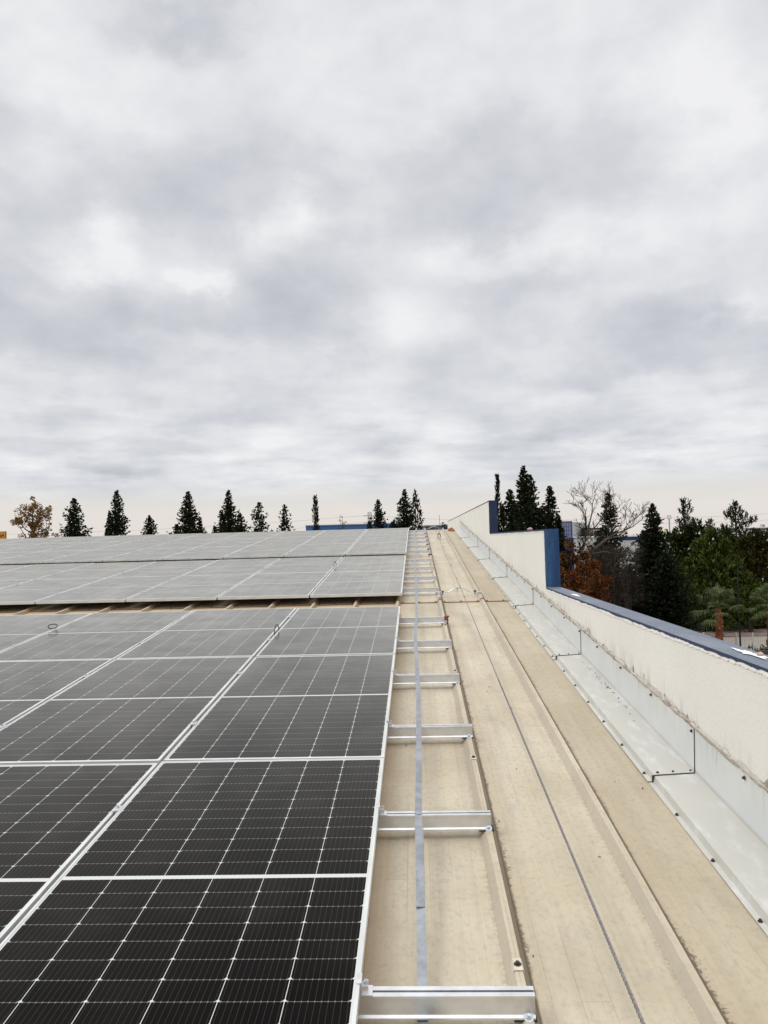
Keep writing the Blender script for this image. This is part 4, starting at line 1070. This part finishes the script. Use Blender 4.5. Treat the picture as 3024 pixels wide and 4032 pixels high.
# ------------------------------------------------------------------ fence, post, far buildings
M['white'] = simple('white paint', (.70, .68, .63), .6, 0, .05, 3)
M['stone'] = simple('rough stone', (.10, .075, .06), .95, 0, .45, 3)
fe = thing('fence', 'white metal fence on a low stone wall beside the road', 'fence', Matrix.Translation((23, 53.5, GZ)))
pa = at(2700, 2545, 52); pb = at(3150, 2580, 52)
zb = at(2951, 2552, 52).z; zt = at(2951, 2487, 52).z
P0 = Vector((at(2775, 2500, 52).x, 53.2, 0)); P1 = Vector((at(3300, 2500, 52).x, 51.0, 0))
m = MB()
dirv = (P1-P0).normalized(); nn = Vector((-dirv.y, dirv.x, 0))
def wbox(m, a, b, w, z0, z1):
    c = [(a-nn*w), (b-nn*w), (b+nn*w), (a+nn*w)]
    i = len(m.v); m.v += [(p.x, p.y, z0) for p in c] + [(p.x, p.y, z1) for p in c]
    for q in ((0, 3, 2, 1), (4, 5, 6, 7), (0, 1, 5, 4), (1, 2, 6, 5), (2, 3, 7, 6), (3, 0, 4, 7)): m.f.append(tuple(i+e for e in q)); m.m.append(0)
wbox(m, P0, P1, .16, GZ, zb-.05); m.build('base_wall', M['stone'], fe, Matrix.Identity(4))
L = (P1-P0).length; k = 0
while k*1.02 < L:
    p = P0 + dirv*(k*1.02); m = MB(); m.box((p.x-.035, p.y-.035, zb-.06), (p.x+.035, p.y+.035, zt)); m.build('post', M['white'], fe, Matrix.Identity(4)); k += 1
m = MB(); q = 0
while q*.11 < L:
    p = P0 + dirv*(q*.11); m.box((p.x-.006, p.y-.006, zb), (p.x+.006, p.y+.006, zt-.1)); q += 1
for z in (zb+.08, zt-.12): wbox(m, P0, P1, .012, z, z+.03)
M['wire'] = simple('grey wire mesh', (.30, .28, .25), .6, .3)
m.build('mesh_panel', M['wire'], fe, Matrix.Identity(4))

p = at(2916, 2552, 51); lp = thing('lamp_post', 'slim dark lamp post rising in front of the pines', 'lamp post', Matrix.Translation((p.x, p.y, GZ)))
hh = at(2903, 2240, 51).z - GZ
m = MB(); m.tube([(0, 0, 0), (0, 0, 1.0), (0, 0, hh)], [.10, .06, .035], 8); m.build('pole', M['black'], lp)
m = MB(); m.tube([(0, 0, hh), (.1, -.25, hh+.12)], .03, 6); m.box((.05, -.55, hh+.09), (.19, -.2, hh+.15)); m.build('lamp_head', M['black'], lp)

def panelled(name, col, seam, sc, rough=.6):
    m, t, bs = mat(name); o = t.obj(); x, y, z = t.sep(o)
    w = t.math('FRACT', t.math('MULTIPLY', t.math('ADD', x, y), sc))
    a = t.noise(o, .3, 3)
    c = t.mix(t.ramp(a, .3, .7), rgb(*[q*.9 for q in col]), rgb(*col)); c = t.mix(t.math('LESS_THAN', w, .12), c, rgb(*seam))
    t.put(bs.inputs['Base Color'], c); bs.inputs['Roughness'].default_value = rough; return m
M['bluesheet'] = panelled('blue cladding', (.035, .12, .33), (.03, .10, .28), 1.6)
M['whitesheet'] = panelled('white cladding', (.62, .62, .60), (.54, .54, .52), 1.2)
M['greysheet'] = panelled('grey cladding', (.36, .37, .39), (.30, .31, .33), 1.5)
M['deepblue'] = simple('deep blue panel', (.014, .035, .15), .55)
m_, t_, b_ = mat('dark window glass'); b_.inputs['Base Color'].default_value = rgb(.02, .03, .05); b_.inputs['Roughness'].default_value = .08; M['glass'] = m_
m_, t_, b_ = mat('reflecting glass'); b_.inputs['Base Color'].default_value = rgb(.20, .23, .32); b_.inputs['Roughness'].default_value = .12; b_.inputs['Metallic'].default_value = .6; M['mirror'] = m_
M['brown'] = simple('brown brick', (.13, .085, .065), .9, 0, .15, 1)
M['tile'] = simple('grey roof', (.42, .42, .42), .7, 0, .1, 1)
def block(name, label, xl, xr, ytop, dist, depth, wallm, roofm='tile', bands=(), windows=(), base=None, overhang=.15):
    """box building whose front spans the given directions at a real distance, with roof slab, coloured bands and windows"""
    a, b = at(xl, ytop, dist), at(xr, ytop, dist); w = b.x-a.x; H = (a.z+b.z)/2 - GZ
    yaw = math.atan2(b.y-a.y, b.x-a.x)
    root = thing(name, label, 'building', Matrix.Translation((a.x, a.y, GZ)) @ Matrix.Rotation(yaw, 4, 'Z'))
    w = math.hypot(b.x-a.x, b.y-a.y)
    m = MB(); m.box((0, 0, 0), (w, depth, H-.12)); m.build('wall', M[wallm], root)
    m = MB(); m.box((-overhang, -overhang, H-.12), (w+overhang, depth+overhang, H)); m.build('roof', M[roofm], root)
    for (z0, z1, mm, nm) in bands:
        m = MB(); m.box((-.04, -.06, H-z1), (w+.04, -.003, H-z0)); m.build(nm, M[mm], root)
    for (x0, x1, z0, z1, mm) in windows:
        f = MB(); f.box((x0-.06, -.05, H-z1-.06), (x1+.06, -.003, H-z0+.06)); fo = f.build('window', M['white'], root)
        g = MB(); g.box((x0, -.06, H-z1), (x1, -.0505, H-z0)); g.build('pane', M[mm], fo)
    return root, w, H
block('warehouse', 'long low warehouse with blue cladding behind the cypress column', 1205, 1582, 2063, 120, 30, 'whitesheet', 'tile', [(.14, 1.02, 'bluesheet', 'fascia')])
_, w, H = block('office_building', 'dark glass office building low behind the ridge bracket', 1672, 1840, 2066, 130, 20, 'greysheet', 'tile', [(.25, .95, 'glass', 'window_band'), (1.0, 3.0, 'deepblue', 'blue_panel')])
# glass fronted building with its grey side
a, b, c = at(2200, 2054, 108), at(2250, 2053.5, 108), at(2302, 2062, 131)
gb = thing('glass_building', 'blue framed glass-fronted building with a grey side wall', 'building', Matrix.Translation((b.x, b.y, GZ))); H = b.z-GZ
ax, ay = a.x-b.x, a.y-b.y; cx_, cy_ = c.x-b.x, c.y-b.y
m = MB(); i = 0; fl = [(ax, ay), (0, 0), (cx_, cy_), (ax+cx_, ay+cy_)]
m.v += [(x, y, 0) for x, y in fl] + [(x, y, H) for x, y in fl]; m.f += [(0, 1, 5, 4), (1, 2, 6, 5), (2, 3, 7, 6), (3, 0, 4, 7), (4, 5, 6, 7)]; m.m += [0]*5
m.build('wall', M['greysheet'], gb)
m = MB(); m.box((ax+.05, -.09, H-2.3), (-.1, -.03, H-.15)); gw = m.build('curtain_wall', M['mirror'], gb)
m = MB()
for k in range(6): x = ax + .05 + (-.15-ax)*k/5; m.box((x-.03, -.12, H-2.3), (x+.03, -.091, H-.1))
for z in (.15, .7, 1.25, 1.8): m.box((ax, -.12, H-z-.025), (-.05, -.0912, H-z+.025))
m.build('mullions', M['deepblue'], gw)
m = MB(); m.box((ax, -.1, 0), (-.02, -.02, H-2.34)); m.build('blue_panel', M['deepblue'], gb)
m = MB(); m.box((-.1, -.14, 0), (.06, -.005, H)); m.build('corner_post', M['deepblue'], gb)
m = MB(); m.box((ax-.1, -.13, H), (.08, -.01, H+.12)); m.build('parapet_trim', M['greysheet'], gb)
block('brick_building', 'brown brick building showing through the bare tree', 2302, 2372, 2078, 122, 14, 'brown', 'brown', [], [(.3+k*.75, .75+k*.75, .35, .75, 'white') for k in range(3)])
block('shed', 'low shed with a bright blue fascia behind the grey brush', 2350, 2570, 2110, 96, 18, 'whitesheet', 'white', [(.13, .58, 'deepblue', 'fascia'), (.6, .72, 'white', 'gutter')])
block('white_building', 'small white flat-roofed building right of the bare tree', 2446, 2470, 2090, 130, 8, 'white', 'white', [(.9, 1.4, 'glass', 'window_band')])
block('white_building', 'long pale hall beyond the blue roofed shed', 2480, 2720, 2104, 150, 20, 'whitesheet', 'tile', [(.35, .6, 'glass', 'window_band')])
wb, w, H = block('white_building', 'wide white building with window bands at the far right', 2945, 3120, 2076, 150, 20, 'white', 'tile', [(.22, .45, 'glass', 'window_band'), (1.0, 1.2, 'glass', 'window_band')])
p = at(3006, 2074, 149); q = at(3006, 2064, 149)
sg = thing('rooftop_sign', 'small white sign with a red mark on the wide white building', 'sign', Matrix.Translation((p.x, p.y+.4, p.z)))
m = MB(); m.box((-.5, -.06, .0), (.5, .06, .5)); m.build('sign_board', M['white'], sg)
m = MB(); m.box((.02, -.08, .04), (.3, -.061, .3)); m.build('sign_mark', simple('red mark', (.3, .03, .04), .6), sg)
m = MB(); m.box((-.3, -.02, -.4), (-.25, .02, .0)); m.box((.25, -.02, -.4), (.3, .02, .0)); m.build('sign_legs', M['galv'], sg)
for (x0, lab) in ((2982, 'gabled white house left of its twin at the far right'), (3006, 'gabled white house at the right edge of the photo')):
    p = at(x0, 2126, 100); ap = at(x0+10, 2100, 100)
    hs = thing('white_house', lab, 'house', Matrix.Translation((p.x, p.y, GZ)), 'gabled white houses at the far right'); H = p.z-GZ-.2; G = ap.z-GZ; w = .75
    m = MB(); m.v += [(0, 0, 0), (w, 0, 0), (w, 0, H), (w/2, 0, G), (0, 0, H), (0, 6, 0), (w, 6, 0), (w, 6, H), (w/2, 6, G), (0, 6, H)]
    m.f += [(0, 1, 2, 3, 4), (9, 8, 7, 6, 5), (0, 4, 9, 5), (1, 6, 7, 2)]; m.m += [0]*4; m.build('wall', M['white'], hs)
    m = MB()
    for s_ in (0, 1):
        x0_, x1_ = ((-.06, w/2) if s_ == 0 else (w+.06, w/2)); m.face([(x0_, -.08, H+.0), (x1_, -.08, G+.06), (x1_, 6.1, G+.06), (x0_, 6.1, H+.0)])
    m.build('roof', M['tile'], hs)
    m = MB(); m.box((w*.4, -.03, H-.35), (w*.6, -.004, H)); m.build('window', M['glass'], hs)

# billboard pole, small yellow sign, pylon, mast, power lines
p = at(2637, 2100, 160); t0 = at(2637, 2044, 160); t1 = at(2637, 2029, 160)
bp = thing('billboard_pole', 'tall grey pole carrying a small square white board', 'pole sign', Matrix.Translation((p.x, p.y, GZ)))
m = MB(); m.tube([(0, 0, 0), (0, 0, t0.z-GZ)], [.17, .14], 8); m.build('pole', simple('grey pole', (.26, .27, .29), .6), bp)
m = MB(); m.box((-.42, -.12, t0.z-GZ), (.42, .12, t1.z-GZ)); bo = m.build('sign_board', simple('grey board', (.45, .45, .45), .6), bp)
m = MB(); m.box((-.30, -.14, t0.z-GZ+.12), (.30, -.121, t1.z-GZ-.1)); m.build('sign_face', M['white'], bo)
p = at(2622, 2100, 110); ys = thing('yellow_sign', 'small yellow and white sign beside the billboard pole', 'sign', Matrix.Translation((p.x, p.y, GZ)))
m = MB(); m.tube([(0, 0, 0), (0, 0, p.z-GZ)], .06, 6); m.build('pole', M['galv'], ys)
m = MB(); m.box((-.22, -.05, p.z-GZ), (0.0, .05, p.z-GZ+.65)); m.build('yellow_half', simple('sign yellow', (.75, .60, .05), .5), ys)
m = MB(); m.box((.0, -.055, p.z-GZ+.1), (.24, .045, p.z-GZ+.6)); m.build('white_half', M['white'], ys)
p = at(1457, 2090, 200); t1 = at(1457, 2017, 200); py_ = thing('lattice_pylon', 'square lattice pylon left of a dark conifer', 'pylon', Matrix.Translation((p.x, p.y, GZ))); H = t1.z-GZ
m = MB(); s0, s1 = .85, .40
def leg(t, sx, sy): s_ = s0+(s1-s0)*min(1, t*1.15); return (sx*s_, sy*s_, H*t)
N = 11
for sx in (-1, 1):
    for sy in (-1, 1): m.tube([leg(0, sx, sy), leg(1, sx, sy)], .05, 4)
for k in range(N):
    t0_, t1_ = k/N, (k+1)/N
    for (a_, b_) in (((-1, -1), (1, -1)), ((1, -1), (1, 1)), ((1, 1), (-1, 1)), ((-1, 1), (-1, -1))):
        m.tube([leg(t0_, *a_), leg(t1_, *b_)], .03, 4); m.tube([leg(t0_, *b_), leg(t1_, *a_)], .03, 4); m.tube([leg(t1_, *a_), leg(t1_, *b_)], .03, 4)
M['steel'] = simple('pylon steel', (.10, .10, .11), .6, .4)
m.build('tower', M['steel'], py_)
m = MB()
for z, l in ((H-.9, 1.5), (H-2.7, 1.5)): m.tube([(-l, 0, z), (l, 0, z)], .06, 4); m.tube([(-l, 0, z-.3), (-l, 0, z)], .05, 4); m.tube([(l, 0, z-.3), (l, 0, z)], .05, 4)
m.build('cross_arm', M['steel'], py_)
p = at(1730, 2028, 140); ms = MB(); ms.tube([(0, 0, 0), (0, 0, p.z-GZ)], [.09, .035], 6)
tag(ms.build('mast', M['steel'], None, Matrix.Translation((p.x, p.y, GZ))), 'thin vertical mast above the small round tree at the ridge', 'mast')
M['line'] = simple('overhead line', (.22, .22, .24), .6)
def pline(x0, y0, x1, y1, d0, d1, sag, label):
    a, b = at(x0, y0, d0), at(x1, y1, d1); m = MB()
    m.tube([a.lerp(b, k/24) + Vector((0, 0, -sag*4*(k/24)*(1-k/24))) for k in range(25)], .022, 4)
    tag(m.build('power_line', M['line']), label, 'power line', 'overhead power lines')
pline(-900, 2100, 1445, 2029, 200, 200, 2.2, 'upper power line running left from the lattice pylon')
pline(-900, 2150, 1445, 2055, 200, 200, 2.2, 'lower power line running left from the lattice pylon')
pline(1469, 2030, 2420, 2040, 200, 205, 1.0, 'upper power line running right from the pylon behind the parapet')
pline(1469, 2056, 2450, 2062, 200, 205, 1.0, 'lower power line running right from the pylon behind the parapet')
pline(2390, 2038, 3300, 2000, 180, 180, .8, 'upper power line above the pines on the right')
pline(2400, 2059, 3300, 2026, 180, 180, .8, 'lower power line above the pines on the right')
# orange sign cut by the left edge
p = at(23, 2092, 58); q = at(23, 2122, 58)
sg = thing('orange_sign', 'orange sign with dark letters API at the left edge', 'sign', Matrix.Translation((p.x-1.2, p.y, GZ)))
m = MB(); w = 1.2; z1, z0 = p.z-GZ, q.z-GZ
m.box((-w, -.1, z0), (w, .1, z1)); m.build('sign_board', simple('sign orange', (.55, .24, .035), .5, 0, .06, 2), sg)
m = MB(); m.tube([(-.6, 0, 0), (-.6, 0, z0)], .08, 8); m.tube([(.6, 0, 0), (.6, 0, z0)], .08, 8); m.build('sign_posts', M['galv'], sg)
cu = bpy.data.curves.new('lettering', 'FONT'); cu.body = 'API'; cu.size = .27; cu.extrude = .004; cu.align_x = 'RIGHT'; cu.offset = .006
to = bpy.data.objects.new('tmp', cu); COL.objects.link(to)
dg = bpy.context.evaluated_depsgraph_get(); me = bpy.data.meshes.new_from_object(to.evaluated_get(dg)); bpy.data.objects.remove(to)
me.materials.clear(); me.materials.append(simple('sign letters', (.03, .012, .01), .6)); me.name = 'lettering'
zl = at(10, 2115, 58).z
link('lettering', me, sg, Matrix.Translation((p.x-.09, p.y-.105, zl)) @ Matrix.Rotation(pi/2, 4, 'X'))
# far tree line on the plain
M['far'] = leaf_material('distant trees', (.030, .034, .028), (.055, .058, .045), .3)
m = MB(); r = random.Random(80)
for k in range(5200):
    x = -260 + 640*r.random(); hgt = 4.5 + 2.2*sin(x*.11) + 1.8*sin(x*.37+2); y = 300 + r.uniform(-8, 8); z = GZ + hgt*r.random()
    spike(m, Vector((x, y, z)), Vector((r.uniform(-.5, .5), 0, 1)), r.uniform(1.2, 2.6), r.uniform(.7, 1.4), r)
tag(m.build('tree_line', M['far']), 'distant line of trees along the horizon', 'tree line', None, 'stuff')
